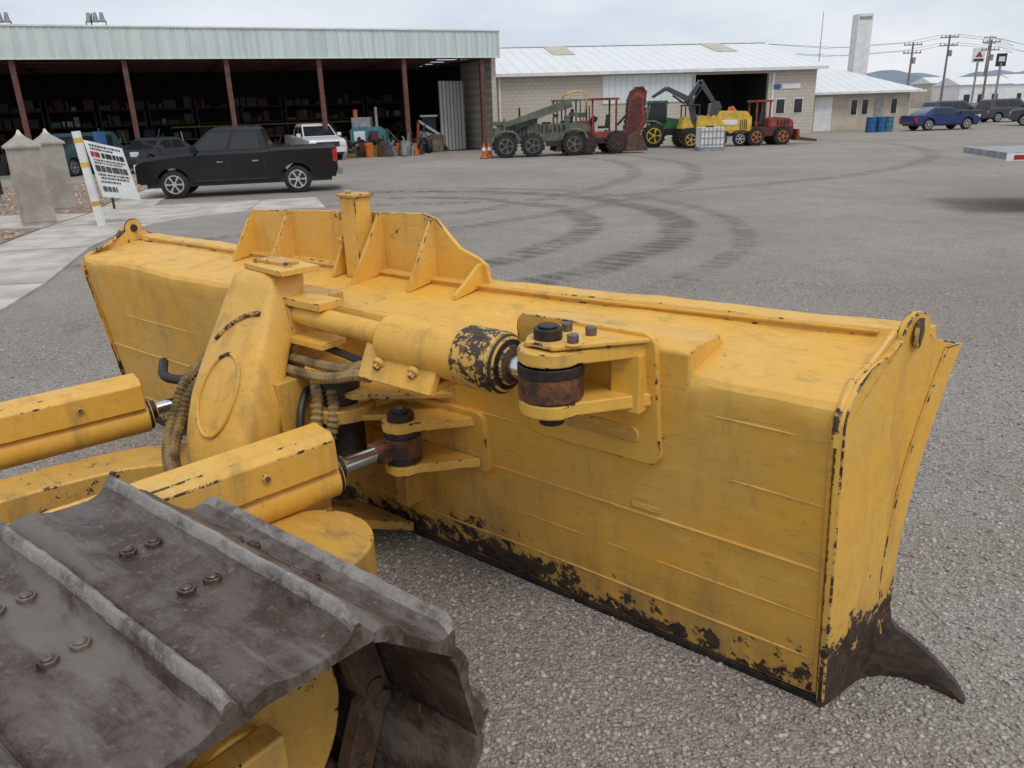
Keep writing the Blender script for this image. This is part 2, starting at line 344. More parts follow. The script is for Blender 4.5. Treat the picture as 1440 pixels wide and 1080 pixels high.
# hoses
m=M(MIR)
m.tube([(2.75,-.36,1.02),(2.35,-.42,1.04),(2.0,-.44,1.06),(1.82,-.45,1.11),(1.74,-.46,1.13)],.024,M_hose,8,.16,.012)
m.tube([(2.75,-.40,.98),(2.35,-.47,1.00),(2.05,-.48,1.02),(1.86,-.48,1.07),(1.76,-.48,1.08)],.024,M_hose,8,.16,.012)
m.tube([(2.2,-.44,.99),(2.12,-.50,.90),(2.10,-.55,.78),(2.16,-.60,.62),(2.30,-.66,.50)],.027,M_hose,8,.16,.012)
m.tube([(2.15,-.40,.99),(2.06,-.46,.88),(2.05,-.50,.76),(2.11,-.56,.62),(2.2,-.66,.48)],.027,M_hose,8,.16,.012)
m.tube([(3.1,-.42,.94),(3.05,-.60,.86),(3.02,-.70,.74),(2.92,-.82,.62),(2.68,-.94,.56),(2.45,-.97,.50)],.028,M_hose,8,.16,.012)
m.tube([(3.0,-.42,.90),(2.97,-.62,.83),(2.93,-.73,.70),(2.82,-.86,.58),(2.55,-.96,.50)],.028,M_hose,8,.16,.012)
m.tube([(3.9,-.3,.72),(3.5,-.5,.76),(3.15,-.55,.82),(2.9,-.5,.90)],.024,M_hoseb,8,.16,.012)
m.tube([(2.75,-.30,1.08),(2.3,-.34,1.10),(1.95,-.36,1.08)],.018,M_hoseb,8,.0,.02)
m.tube([(2.9,-.5,.85),(3.06,-.68,.60),(3.0,-.86,.35)],.018,M_hoseb,8)
m.tube([(2.3,-.40,.95),(2.22,-.52,.85),(2.2,-.58,.7),(2.3,-.7,.5)],.018,M_hoseb,8)
m.tube([(2.0,-.9,.62),(1.95,-1.1,.66),(1.9,-1.35,.63),(1.86,-1.6,.6)],.024,M_hose,8,.16,.012)
m.done('hydraulic_hoses',D)
# track
fi=-1.76; zi=.57; R0=.475; pitch=.30; s0,s1=.53,1.66
rear_f=-4.2; top=fi-rear_f; arc=math.pi*R0; L=2*top+2*arc; npad=int(round(L/pitch)); pitch=L/npad
def path_pt(u):
    u%=L
    if u<arc: a=u/R0; return fi+R0*math.sin(a),zi+R0*math.cos(a),a
    u-=arc
    if u<top: return fi-u,zi-R0,math.pi
    u-=top
    if u<arc: a=u/R0; return rear_f-R0*math.sin(a),zi-R0*math.cos(a),math.pi+a
    u-=arc; return rear_f+u,zi+R0,0
sec=[(-.165,.010),(-.155,.024),(-.12,.034),(-.095,.036),(-.07,.028),(-.045,.020),(.055,.020),(.085,.030),(.098,.060),(.106,.088),(.112,.091),(.119,.088),(.132,.050),(.145,.022),(.162,.008),(.150,-.004),(-.12,-.004),(-.15,-.01)]
tm=M(MIR); bmh=M(MIR)
for i in range(npad):
    u=i*pitch+R0*rad(4)
    f0,z0,a=path_pt(u)
    def P3(s,x,n): return (s,f0+x*math.cos(a)+n*math.sin(a),z0-x*math.sin(a)+n*math.cos(a))
    rr=[]; NK=40
    for k in range(NK+1):
        s=s0+(s1-s0)*k/NK; hs=1.0
        if k==0: hs=.50
        if k==NK: hs=.55
        if k==1: s=s0+.018; hs=.78
        if k==2: s=s0+.045; hs=.95
        w1=.004*mn.noise(V((s*9,i*3.7,0)))+.002*mn.noise(V((s*30,i*3.7,5))); w2=.009*mn.noise(V((s*5,i*5.1,9)))+.004*mn.noise(V((s*22,i*5.1,2))); w3=.002*mn.noise(V((s*6,i*2.1,4)))
        rr.append([P3(s,x+(w1 if n>.03 else w3),(n+w3 if n<.05 else .03+(n-.03)*hs+w2)) for x,n in sec])
    tm.loft(rr,M_tr,alt=(M_tre,(8,9,10,11)))
    for sb in(.98,1.26):
        for xb in(-.02,.045):
            bmh.cyl(P3(sb,xb,.016),P3(sb,xb,.032),.023,M_tr,n=6); bmh.cyl(P3(sb,xb,.032),P3(sb,xb,.039),.017,M_tr,r2=.010,n=10)
    for sb in(.86,1.22):
        pts=[P3(sb,x,n) for x,n in((-.16,-.01),(-.17,-.06),(-.11,-.11),(.08,-.11),(.16,-.07),(.15,-.01))]; bmh.prism(pts,(.05,0,0),M_rust)
        bmh.cyl(P3(sb-.012,.1,-.06),P3(sb,.1,-.06),.03,M_rust,n=12)
    bmh.cyl(P3(.84,.15,-.055),P3(1.29,.15,-.055),.03,M_rust,n=12)
tm.done('track_shoes',D,ang=50); bmh.done('track_links_and_bolts',D,.004)
m=M(MIR)
m.cyl((.93,fi,zi),(1.19,fi,zi),.36,M_yd,n=48); m.cyl((.88,fi,zi),(.93,fi,zi),.12,M_yd,n=24)
m.bb((.86,rear_f,.36),(1.26,fi-.3,.74),M_yd); m.bb((.80,fi-.6,.42),(.88,fi+.1,.68),M_yd)
m.cyl((.9,rear_f,zi),(1.2,rear_f,zi),.38,M_rust,n=32)
for k in range(6): m.cyl((.9,-2.15-.38*k,.22),(1.2,-2.15-.38*k,.22),.11,M_rust,n=20)
m.done('track_frame',D,.01,em=M_edge)
# ------------------------------------------------------------ GROUND
def groundmat():
    n=N('gravel_ground'); P=n.tc
    mid=n.noise(1.4,4,.7)
    c=n.mix(n.ramp(n.noise(.2,3,.6),.3,.7),(.335,.298,.262),(.43,.395,.358))
    c=n.mix(n.ramp(mid,.42,.7,0,.55),c,(.31,.265,.22))
    v=n.n('TexVoronoi'); v.inputs['Scale'].default_value=75; n.l(P,v.inputs['Vector'])
    hs=n.n('SeparateColor'); n.l(v.outputs['Color'],hs.inputs[0])
    k=n.ramp(hs.outputs[0],0,1,.74,1.22); vm=n.n('VectorMath',operation='SCALE'); n.l(c,vm.inputs[0]); n.l(k,vm.inputs['Scale']); c=vm.outputs[0]
    c=n.mix(n.ramp(v.outputs['Distance'],.3,.8,0,.35),c,(.16,.14,.12))
    sp=n.noise(14,6,.82); c=n.mix(n.ramp(sp,.54,.70,0,.5),c,(.50,.465,.43)); c=n.mix(n.ramp(sp,.46,.32,0,.55),c,(.17,.15,.13))
    sep=n.n('SeparateXYZ'); n.l(P,sep.inputs[0]); x,y=sep.outputs[0],sep.outputs[1]
    wob=n.math('MULTIPLY',n.noise(.5,2),.6); fw=n.math('MULTIPLY',mid,2)
    def ring(cx,cy,r,w,lo,st):
        dx=n.math('SUBTRACT',x,cx); dy=n.math('SUBTRACT',y,cy); d=n.math('SQRT',n.math('ADD',n.math('MULTIPLY',dx,dx),n.math('MULTIPLY',dy,dy)))
        q=n.math('ABSOLUTE',n.math('SUBTRACT',n.math('ADD',d,wob),r)); mk=n.ramp(q,w*.4,w*1.1,1,0)
        ang=n.math('ARCTAN2',dy,dx); tr=n.ramp(n.math('ADD',n.math('SINE',n.math('MULTIPLY',ang,r*20)),n.math('MULTIPLY',sp,1.5)),-.2,1.6,.5,1)
        fade=n.ramp(n.math('ADD',dx,fw),lo,lo+3,0,1)
        return n.math('MULTIPLY',n.math('MULTIPLY',mk,tr),n.math('MULTIPLY',fade,st))
    tot=None
    for a in((-4,15.5,7.5,.42,-1,1),(-4,15.5,5.9,.36,0,.9),(-4,15.2,8.6,.25,1,.6),(-12,30,17,.35,2,.6),(-12,30,19,.35,2,.6),(-2,40,21,.4,-6,.55)):
        r=ring(*a); tot=r if tot is None else n.math('MAXIMUM',tot,r)
    tot=n.math('MULTIPLY',tot,n.ramp(mid,.35,.55,.3,1))
    c=n.mix(n.math('MULTIPLY',tot,.85),c,(.125,.11,.096))
    h=n.math('ADD',n.math('MULTIPLY',v.outputs['Distance'],-.5),n.math('MULTIPLY',n.noise(20,4,.75),1.2))
    n.set(Base_Color=c,Roughness=.95,Normal=n.bump(h,.9,.028)); n.b.inputs['Specular IOR Level'].default_value=.15
    return n.m
me=bpy.data.meshes.new('gravel_ground')
xs=[-2500,-400,-80,-30,-10,0,10,30,80,400,2500]; ys=[-200,-20,0,10,20,40,80,400,3000]
me.from_pydata([(x,y,0) for y in ys for x in xs],[],[(j*11+i,j*11+i+1,(j+1)*11+i+1,(j+1)*11+i) for j in range(8) for i in range(10)])
me.materials.append(groundmat()); o=bpy.data.objects.new('gravel_ground',me); COL.objects.link(o)
def stones(name,n,region,smin,smax,mat,z=0.0,pw=2.5):
    ico=bmesh.new(); bmesh.ops.create_icosphere(ico,subdivisions=1,radius=1); bv=np.array([v.co[:] for v in ico.verts]); bf=np.array([[v.index for v in f.verts] for f in ico.faces]); ico.free()
    pts=region(n); n=len(pts); sz=smin+(smax-smin)*np.random.rand(n)**pw
    vs=bv[None]*(1+.35*(np.random.rand(n,12,1)-.5)); an=np.stack([.7+.6*np.random.rand(n),.7+.6*np.random.rand(n),.4+.35*np.random.rand(n)],1)
    vs=vs*an[:,None,:]*sz[:,None,None]; t=np.random.rand(n)*6.28; c,s=np.cos(t)[:,None],np.sin(t)[:,None]
    tl=np.random.randn(n,1)*.35; vs[...,2]+=tl*vs[...,0]
    X=vs[...,0]*c-vs[...,1]*s+pts[:,0:1]; Y=vs[...,0]*s+vs[...,1]*c+pts[:,1:2]; Z=vs[...,2]+z+sz[:,None]*.15
    co=np.stack([X,Y,Z],-1).reshape(-1,3); fa=(bf[None]+(np.arange(n)*12)[:,None,None]).reshape(-1,3)
    me=bpy.data.meshes.new(name); me.vertices.add(len(co)); me.vertices.foreach_set('co',co.ravel()); me.loops.add(fa.size); me.loops.foreach_set('vertex_index',fa.ravel().astype(np.int32)); me.polygons.add(len(fa)); me.polygons.foreach_set('loop_start',np.arange(0,fa.size,3,dtype=np.int32)); me.update(calc_edges=True); me.materials.append(mat)
    o=bpy.data.objects.new(name,me); COL.objects.link(o); return o
def stonemat(name,a,b,c3):
    n=N(name); g=n.n('NewGeometry'); cr=n.n('ValToRGB'); n.l(g.outputs['Random Per Island'],cr.inputs[0]); e=cr.color_ramp.elements
    e[0].color=(*a,1); e[1].color=(*c3,1); q=e.new(.5); q.color=(*b,1)
    n.set(Base_Color=cr.outputs[0],Roughness=.95); n.b.inputs['Specular IOR Level'].default_value=.2; return n.m
def reg(n):
    r=1.6+8.5*np.random.rand(n)**1.15; a=rad(36)+(rad(135)-rad(36))*np.random.rand(n); return np.stack([r*np.cos(a),r*np.sin(a)],1)
stones('gravel_stones',90000,reg,.0035,.0135,stonemat('gravel_stone',(.235,.205,.178),(.35,.315,.282),(.48,.445,.41)),pw=2.6)
# ------------------------------------------------------------ path, bed
M_con=simple('concrete_path',(.47,.43,.38),.9,0,.25,1.5,.3)
def sheet(name,pts,z,mat,thick=0):
    m=M()
    if thick: m.prism([(x,y,z-thick) for x,y in pts],(0,0,thick),mat)
    else: m.add([(x,y,z) for x,y in pts],[tuple(range(len(pts)))],mat)
    return m.done(name)
right=[(-5.9,7.0),(-6.15,9.2),(-6.5,10.7),(-7.0,12.3),(-7.5,13.9),(-7.75,15.5),(-7.7,17.0),(-7.2,18.1),(-6.2,18.8),(-4.4,19.1)]
far=[(-5.2,21.6),(-9.3,20.8),(-9.8,22.6),(-10.1,26)]
left=[(-11.8,26),(-11.0,22),(-10.3,19.5),(-10.0,17.2),(-9.6,15),(-9.0,12.5),(-8.3,10.2),(-7.8,7)]
sheet('concrete_path',right+far+left,.03,M_con,.08)
m=M(); MJ=simple('path_joint',(.20,.18,.16),.95)
for (a,b) in (((-7.5,13.9),(-9.3,13.7)),((-6.5,10.7),(-8.45,10.6)),((-7.7,17.0),(-10.0,17.2)),((-6.2,18.8),(-6.6,21.3))):
    d=(V((*b,0))-V((*a,0))).normalized(); w=V((-d.y,d.x,0))*.012; A=V((*a,.034)); B=V((*b,.034)); m.add([A-w,B-w,B+w,A+w],[(0,1,2,3)],MJ)
m.done('path_joints')
sheet('concrete_slab',[(-10.1,17.0),(-10.35,19.4),(-20,19.8),(-20,16.6)],.032,M_con,.08)
M_bed=simple('landscape_bed_soil',(.27,.20,.15),.95,0,.4,6,.6)
sheet('landscape_bed',[(-7.9,7),(-8.4,10.2),(-9.1,12.5),(-9.7,15),(-10.12,16.95),(-30,16.6),(-30,7)],.012,M_bed)
sheet('landscape_bed',[(-10.4,19.5),(-11.1,22),(-11.9,26),(-12.2,31),(-34,27),(-34,19.9)],.012,M_bed)
def reg2(n):
    p=np.stack([-21+13*np.random.rand(n),7+22*np.random.rand(n)],1); xl=np.interp(p[:,1],[7,10.2,12.5,15,17,19.4,22,26,31],[-7.9,-8.4,-9.1,-9.7,-10.2,-10.5,-11.1,-11.9,-12.2])
    k=(p[:,0]<xl-.05)&((p[:,1]<16.6)|(p[:,1]>19.8)); return p[k]
stones('bed_pebbles',9000,reg2,.02,.06,stonemat('bed_pebble',(.26,.16,.11),(.42,.32,.23),(.56,.5,.42)),z=.015)
# ------------------------------------------------------------ materials for setting
def ribbed(name,c,axis=0,sc=10,bump=.6,dirt=.15):
    n=N(name); sp=n.n('SeparateXYZ'); n.l(n.tc,sp.inputs[0]); w=n.math('SINE',n.math('MULTIPLY',sp.outputs[axis],sc)); w=n.ramp(w,.4,.9)
    cc=n.mix(n.ramp(n.noise(.6,5,.6,sc=(1,1,.3)),.4,.75,0,dirt*3),c,tuple(x*.6 for x in c)); cc=n.mix(n.math('MULTIPLY',w,.25),cc,tuple(x*.6 for x in c))
    n.set(Base_Color=cc,Roughness=.5,Normal=n.bump(w,bump,.03)); return n.m
M_fas=ribbed('fascia_metal',(.62,.70,.68)); M_roof=ribbed('white_roof_metal',(.74,.76,.76),0,8,.3,.06)
M_postr=simple('red_oxide_steel',(.13,.05,.04),.7,0,.3); M_dark=simple('dark_interior',(.022,.019,.017),.95)  # near-black paints the indoor shade onto shed and warehouse walls and floors
_n=N('block_wall'); br=_n.n('TexBrick'); mp=_n.n('Mapping'); mp.inputs['Rotation'].default_value=(rad(90),0,0); _n.l(_n.tc,mp.inputs[0]); _n.l(mp.outputs[0],br.inputs['Vector'])
br.inputs['Color1'].default_value=(.50,.45,.38,1); br.inputs['Color2'].default_value=(.54,.49,.42,1); br.inputs['Mortar'].default_value=(.40,.36,.30,1); br.inputs['Scale'].default_value=1; br.inputs['Brick Width'].default_value=.42; br.inputs['Row Height'].default_value=.22; br.inputs['Mortar Size'].default_value=.02
M_block=_n.set(Base_Color=_n.mix(_n.ramp(_n.noise(.5,5),.4,.8,0,.35),br.outputs[0],(.36,.31,.26)),Roughness=.9)
M_white=simple('white_paint',(.72,.72,.71),.6,0,.12,2); M_glass=simple('dark_glass',(.02,.025,.03),.08,0,.1); M_grey=simple('grey_metal',(.30,.31,.32),.5,.3,.3)
M_tire=simple('tire_rubber',(.025,.024,.023),.85,0,.3,8); M_rim=simple('alloy_rim',(.55,.56,.58),.3,.7,.1)
M_red=simple('red_paint',(.26,.045,.03),.55,0,.5,3,.2); M_orange=simple('orange_paint',(.55,.14,.03),.5,0,.3); M_olive=simple('olive_paint',(.12,.135,.10),.75,0,.35,3,.2); M_green=simple('green_paint',(.04,.14,.055),.5,0,.4)
M_myel=simple('machine_yellow',(.66,.43,.06),.5,0,.3,3); M_blue=simple('blue_barrel',(.02,.10,.25),.5); M_teal=simple('teal_paint',(.06,.18,.21),.5); M_black=simple('black_plastic',(.02,.02,.021),.5)
M_lred=simple('tail_lamp_red',(.45,.015,.01),.3); M_lite=simple('lamp_lens',(.65,.66,.68),.1)
M_tan=simple('tan_wall',(.50,.43,.34),.9,0,.15,1.0); M_kh=simple('darkened_cardboard',(.16,.12,.08),.9); M_dg=simple('darkened_grey',(.08,.08,.08),.8); M_dr=simple('darkened_red',(.10,.03,.025),.8); M_dy=simple('darkened_yellow',(.22,.15,.04),.8)  # cardboard, grey, red, yellow darkened to paint in shed shade; reused elsewhere
# ------------------------------------------------------------ open shed
sh=empty('open_front_shed',(-.9,45.2,0),math.atan2(-9.7,-21.4)+math.pi)
LN=27; DP=15
m=M()
m.bb((-LN,-.02,4.87),(.9,.10,6.15),M_fas)
for i in range(int((LN+.8)/.30)): m.bb((.78-i*.30,-.055,4.88),(.84-i*.30,-.021,6.14),M_fas)
m.bb((-LN,-.09,6.15),(.95,.12,6.22),M_white); m.bb((-LN,-.07,4.83),(.95,.12,4.87),M_white)
m.prism([(.9,.11,6.1),(.9,DP,5.2),(.9,DP,5.1),(.9,.11,5.95)],(-LN-.9,0,0),M_dg); m.done('roof_fascia',sh)
m=M()
for i in range(7):
    x=-4.42*i-.1; m.bb((x-.11,.15,0),(x+.11,.38,4.95),M_postr)
    m.bb((x-.07,.38,4.72),(x+.07,DP-.1,4.85),M_postr)
for k in range(6): m.bb((-LN,1.5+k*2,4.86),(.5,1.56+k*2,4.95),M_postr)
m.done('posts_and_beams',sh)
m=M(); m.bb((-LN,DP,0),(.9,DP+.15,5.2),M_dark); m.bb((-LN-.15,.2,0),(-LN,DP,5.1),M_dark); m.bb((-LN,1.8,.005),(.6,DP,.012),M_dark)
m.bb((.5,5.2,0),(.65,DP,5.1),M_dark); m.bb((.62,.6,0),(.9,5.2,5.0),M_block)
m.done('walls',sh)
m=M(); wht=ribbed('white_sliding_door',(.62,.62,.60),0,14)
m.box((-.9,3.0,1.9),(2.0,.08,3.8),wht,rot=(0,0,rad(25)))
for k in range(8): m.box((-.9-.12*8+k*.26,2.9-.12*4+k*.12,1.9),(.03,.05,3.8),M_grey,rot=(0,0,rad(25)))
m.done('sliding_door',sh)
m=M(); cols=[M_kh,M_dg,M_dr,M_dy,M_rust,M_black,M_black,M_kh,M_dg,M_grey,M_teal]
for r in range(9):
    x0=-25+r*2.7
    for z in(1.0,1.9,2.8): m.bb((x0,12.5,z),(x0+2.5,14,z+.08),M_dr)
    for x in(x0,x0+2.42): m.bb((x,12.5,0),(x+.08,12.6,3.4),M_dg)
    for z in(.1,1.09,1.99,2.89):
        x=x0+.1
        while x<x0+2.3:
            w=random.uniform(.12,.7); h=random.uniform(.12,.65)
            if random.random()<.7: m.bb((x,12.6,z),(x+w,12.7+random.uniform(.2,1.0),z+h),random.choice(cols))
            x+=w+.1
m.bb((-25,9.5,1.05),(-8,9.7,1.12),M_dy); m.bb((-16,7.5,1.75),(-5,7.7,1.82),M_dy)
m.done('storage_racks',sh)
pl_=empty('stored_parts_pile',(-.9,45.2,0),math.atan2(-9.7,-21.4)+math.pi); m=M()
for i in range(230):
    x=random.uniform(-26,-2); y=random.uniform(1.5,11); h=random.uniform(.15,1.0); mt=random.choice(cols+[M_rust,M_black,M_dg,M_rust,M_orange,M_myel,M_white] if i%3==0 else cols)
    rz=random.uniform(0,3)
    if i%3==0: m.cyl((x,y,.02),(x+.1,y,h),random.uniform(.15,.35),mt,r2=random.uniform(.1,.35),n=10)
    else: m.box((x,y,h/2+.01),(random.uniform(.2,1.1),random.uniform(.2,.9),h),mt,rot=(0,random.uniform(-.1,.1),rz)); m.box((x+.1,y,h*.6),(random.uniform(.1,.5),random.uniform(.2,1.1),h*.9),random.choice(cols),rot=(.1,.2,rz+1))
    if random.random()<.5: m.cyl((x,y,h*.5),(x+random.uniform(-.8,.8),y,h+random.uniform(.1,1.0)),.04,random.choice(cols),n=8)
    if random.random()<.25: m.cyl((x,y-.5,.35),(x+.25,y-.5,.35),.35,M_tire,n=16)
m.done('parts',pl_,.015,1)
for (x,y) in ((-22.0,37.5),(-18.3,38.5)):
    e=empty('roof_vent',(x,y,5.9)); m=M()
    for a in(-.45,.45): m.cyl((a,0,0),(a,0,.6),.03,M_grey,n=8)
    m.cyl((-.45,0,.6),(.45,0,.6),.03,M_grey,n=8)
    for k in(-.3,.0,.3): m.cyl((k,0,.55),(k,0,.95),.13,M_grey,r2=.07,n=12)
    m.cyl((-.2,-.1,.2),(-.05,-.2,.9),.03,M_dark,n=6); m.done('frame',e)
# ------------------------------------------------------------ warehouse
a=V((-.6,51.3,0)); b=V((21.1,55.2,0)); wa=empty('warehouse',a,math.atan2(b.y-a.y,b.x-a.x)); LW=(b-a).length; DW=17
m=M(); ox0,ox1=13.3,18.6
m.bb((0,0,0),(ox0,.25,4.15),M_block); m.bb((ox1,0,0),(LW,.25,4.15),M_block); m.bb((ox0,0,3.9),(ox1,.25,4.15),M_block)
m.prism([(LW,.25,0),(LW,DW,0),(LW,DW,4.15),(LW,DW/2,6.2),(LW,.25,4.2)],(-.2,0,0),M_block)
m.prism([(0,.25,0),(0,DW,0),(0,DW,4.15),(0,DW/2,6.2),(0,.25,4.2)],(.2,0,0),M_block)
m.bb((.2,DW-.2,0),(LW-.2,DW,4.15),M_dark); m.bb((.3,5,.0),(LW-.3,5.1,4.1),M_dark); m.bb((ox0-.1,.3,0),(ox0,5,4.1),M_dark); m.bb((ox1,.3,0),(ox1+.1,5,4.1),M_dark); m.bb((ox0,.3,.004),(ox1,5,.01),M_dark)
m.done('walls',wa)
m=M()
m.prism([(-.5,-.5,4.12),(-.5,DW/2,6.25),(-.5,DW/2,6.35),(-.5,-.5,4.24)],(LW+1,0,0),M_roof); m.prism([(-.5,DW+.4,4.12),(-.5,DW/2,6.25),(-.5,DW/2,6.35),(-.5,DW+.4,4.24)],(LW+1,0,0),M_roof)
m.box((LW/2,DW/2,6.37),(LW+1,.5,.06),M_white); m.bb((-.5,-.56,4.05),(LW+.5,-.5,4.24),M_white)
Mpan=simple('roof_skylight_panel',(.50,.46,.36),.5)
for x in(5.2,17.2):
    m.prism([(x,5.2,4.24+5.7*.2345+.02),(x+1.6,5.2,4.24+5.7*.2345+.02),(x+1.6,8.3,6.33),(x,8.3,6.33)],(0,0,.02),Mpan)
m.done('roof',wa)
m=M(); whw=ribbed('white_wall_metal',(.66,.70,.69),0,16)
m.bb((7.1,-.06,2.3),(ox0+.1,-.005,4.0),whw); m.cyl((.4,-.12,.1),(.4,-.12,4.1),.07,M_white,n=10)
m.bb((ox0-.12,-.08,0),(ox0,-.004,3.9),M_grey)
m.bb((18.9,-.05,2.9),(19.45,-.004,3.2),M_blue); m.bb((19.6,-.05,2.9),(20.9,-.004,3.2),M_white)
for x in(19.2,20.5): m.bb((x,-.04,1.3),(x+.7,-.004,2.3),M_white); m.bb((x+.06,-.06,1.36),(x+.64,-.041,2.24),M_glass)
m.bb((18.85,-.05,0),(19.0,-.005,3.9),M_white)
m.done('doors_signs_windows',wa)
# ------------------------------------------------------------ office
a=V((21.9,57.4,0)); b=V((29.6,59.2,0)); of=empty('office_building',a,math.atan2(b.y-a.y,b.x-a.x)); LO=(b-a).length
m=M(); m.bb((0,0,0),(LO,8,2.6),M_tan); m.done('walls',of)
m=M(); e=.7; h=4.2
vs=[(-e,-e,2.55),(LO+e,-e,2.55),(LO+e,8+e,2.55),(-e,8+e,2.55),(-.2,4,h),(LO-3,4,h)]
m.add(vs,[(0,1,5,4),(1,2,5),(2,3,4,5),(3,0,4),(0,3,2,1)],M_roof); m.bb((-e,-e-.04,2.45),(LO+e,-e,2.6),M_white); m.done('roof',of)
m=M()
m.bb((.1,-.04,0),(1.5,-.005,2.3),M_white)
for x in(3.0,3.9,6.3): m.bb((x,-.04,1.0),(x+.55,-.005,2.1),M_white); m.bb((x+.05,-.06,1.05),(x+.5,-.041,2.05),M_glass)
m.bb((5.0,-.04,0),(5.7,-.005,2.1),M_grey); m.done('doors_windows',of)
m=M(); m.bb((29.6,69.5,0),(30.8,70.7,8.7),M_white); m.bb((29.7,69.45,8.3),(30.7,69.5,8.5),M_grey); m.done('concrete_tower')
m=M(); m.cyl((25.3,66,0),(25.3,66,8.6),.05,M_grey,r2=.025,n=8); m.cyl((25.1,66,5.5),(25.5,66,5.5),.03,M_grey,n=6); m.done('radio_mast')
M_wood=simple('pole_wood',(.22,.18,.14),.9)
for (x,y,hh) in ((49.5,100,8.3),(53.8,100,9.0),(59.5,101,8.4),(88,150,12),(40,130,9)):
    e=empty('utility_pole',(x,y,0)); m=M(); m.cyl((0,0,0),(0,0,hh),.16,M_wood,r2=.10,n=10)
    for z in(hh-.3,hh-1.2): m.box((0,0,z),(2.2,.12,.12),M_wood); [m.cyl((q,0,z+.06),(q,0,z+.3),.05,M_grey,n=8) for q in(-1,-.5,.5,1)]
    m.cyl((.3,0,hh-2.4),(.3,0,hh-1.7),.22,M_grey,n=12); m.done('pole',e)
m=M()
for dz in(.0,-.9):
    for dx in(-1,1):
        p=[(30,98,8.6+dz),(40+dx,99.5,7.9+dz),(49.5+dx,100,8.3+dz),(53.8+dx,100,9.0+dz),(59.5+dx,101,8.4+dz),(75+dx,120,8.6+dz),(88,150,12+dz)]
        for i in range(len(p)-1): m.cyl(p[i],p[i+1],.022,M_black,n=4)
m.done('power_lines')
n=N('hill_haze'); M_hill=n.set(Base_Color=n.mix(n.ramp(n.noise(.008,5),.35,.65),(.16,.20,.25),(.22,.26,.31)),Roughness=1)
m=M()
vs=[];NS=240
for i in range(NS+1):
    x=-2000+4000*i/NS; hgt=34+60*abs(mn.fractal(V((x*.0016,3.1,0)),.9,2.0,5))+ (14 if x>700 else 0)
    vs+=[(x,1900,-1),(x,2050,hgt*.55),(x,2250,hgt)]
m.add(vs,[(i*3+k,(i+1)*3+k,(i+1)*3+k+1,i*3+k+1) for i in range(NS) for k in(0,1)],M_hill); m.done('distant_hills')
for i,(x,y,w,h,mt) in enumerate(((70,125,9,3.6,M_white),(58,135,6,3.2,M_tan),(98,170,14,4,M_white),(112,180,8,5,M_grey),(84,160,7,4.5,M_tan))):
    e=empty('distant_building',(x,y,0),.15); m=M(); m.bb((0,0,0),(w,6,h),mt); m.prism([(-.3,-.3,h),(-.3,3,h+1.2),(-.3,6.3,h)],(w+.6,0,0),M_roof)
    for k in range(int(w//2.5)): m.bb((.8+k*2.4,-.05,1),(1.8+k*2.4,-.005,2.2),M_glass)
    m.done('building_shell',e)
e=empty('roadside_sign',(68,118,0)); m=M(); m.cyl((0,0,0),(0,0,7),.15,M_grey,n=8); m.box((0,0,7.4),(1.7,.2,1.9),M_white); m.prism([(-.5,-.12,7.2),(.5,-.12,7.2),(0,-.12,8.0)],(0,-.02,0),M_red); m.box((0,-.12,6.8),(1.4,.03,.3),M_black); m.done('sign_face',e)
e=empty('roadside_sign',(66.5,110,0)); m=M(); m.cyl((0,0,0),(0,0,6),.15,M_grey,n=8); m.box((0,0,6.4),(1.3,.2,1.6),M_black); m.box((0,-.12,6.5),(.8,.03,.6),M_white); m.done('sign_face',e)
# ------------------------------------------------------------ vehicles
def wheel(m,x,y,r,w,side=-1,rim=M_rim,z=None,spokes=6):
    z=r if z is None else z
    prof=[(0,r*.62),(0.02,r*.9),(.05,r),(w-.05,r),(w-.02,r*.9),(w,r*.62)]
    nn=28; rr=[[(x+q*math.cos(2*math.pi*i/nn),y+(-side)*d,z+q*math.sin(2*math.pi*i/nn)) for i in range(nn)] for d,q in prof]; m.loft(rr,M_tire)
    yy=y+side*.004; m.cyl((x,y+(-side)*.05,z),(x,yy+(-side)*.02,z),r*.63,M_black,n=24)
    for i in range(spokes):
        a=2*math.pi*i/spokes; m.prism([(x+math.cos(a+t)*q,yy+(-side)*.015,z+math.sin(a+t)*q) for t,q in((-.28,.12*r),(-.14,.62*r),(.14,.62*r),(.28,.12*r))],(0,side*.02,0),rim)
    m.cyl((x,yy+(-side)*.02,z),(x,yy+side*.012,z),r*.17,rim,n=16)
    nn=24; rr=[[(x+q*math.cos(2*math.pi*i/nn),yy+side*d,z+q*math.sin(2*math.pi*i/nn)) for i in range(nn)] for d,q in((-.03,r*.66),(.008,r*.66),(.008,r*.58),(-.03,r*.58))]; m.loft(rr,rim,cap=False)
def arch(cx,r,zb,n=10):
    a0=math.asin(min(1,max(-1,(zb-.36)/r))); return [(cx+r*math.cos(t),.36+r*math.sin(t)) for t in [math.pi-a0+(a0-(math.pi-a0))*i/n for i in range(n+1)]]
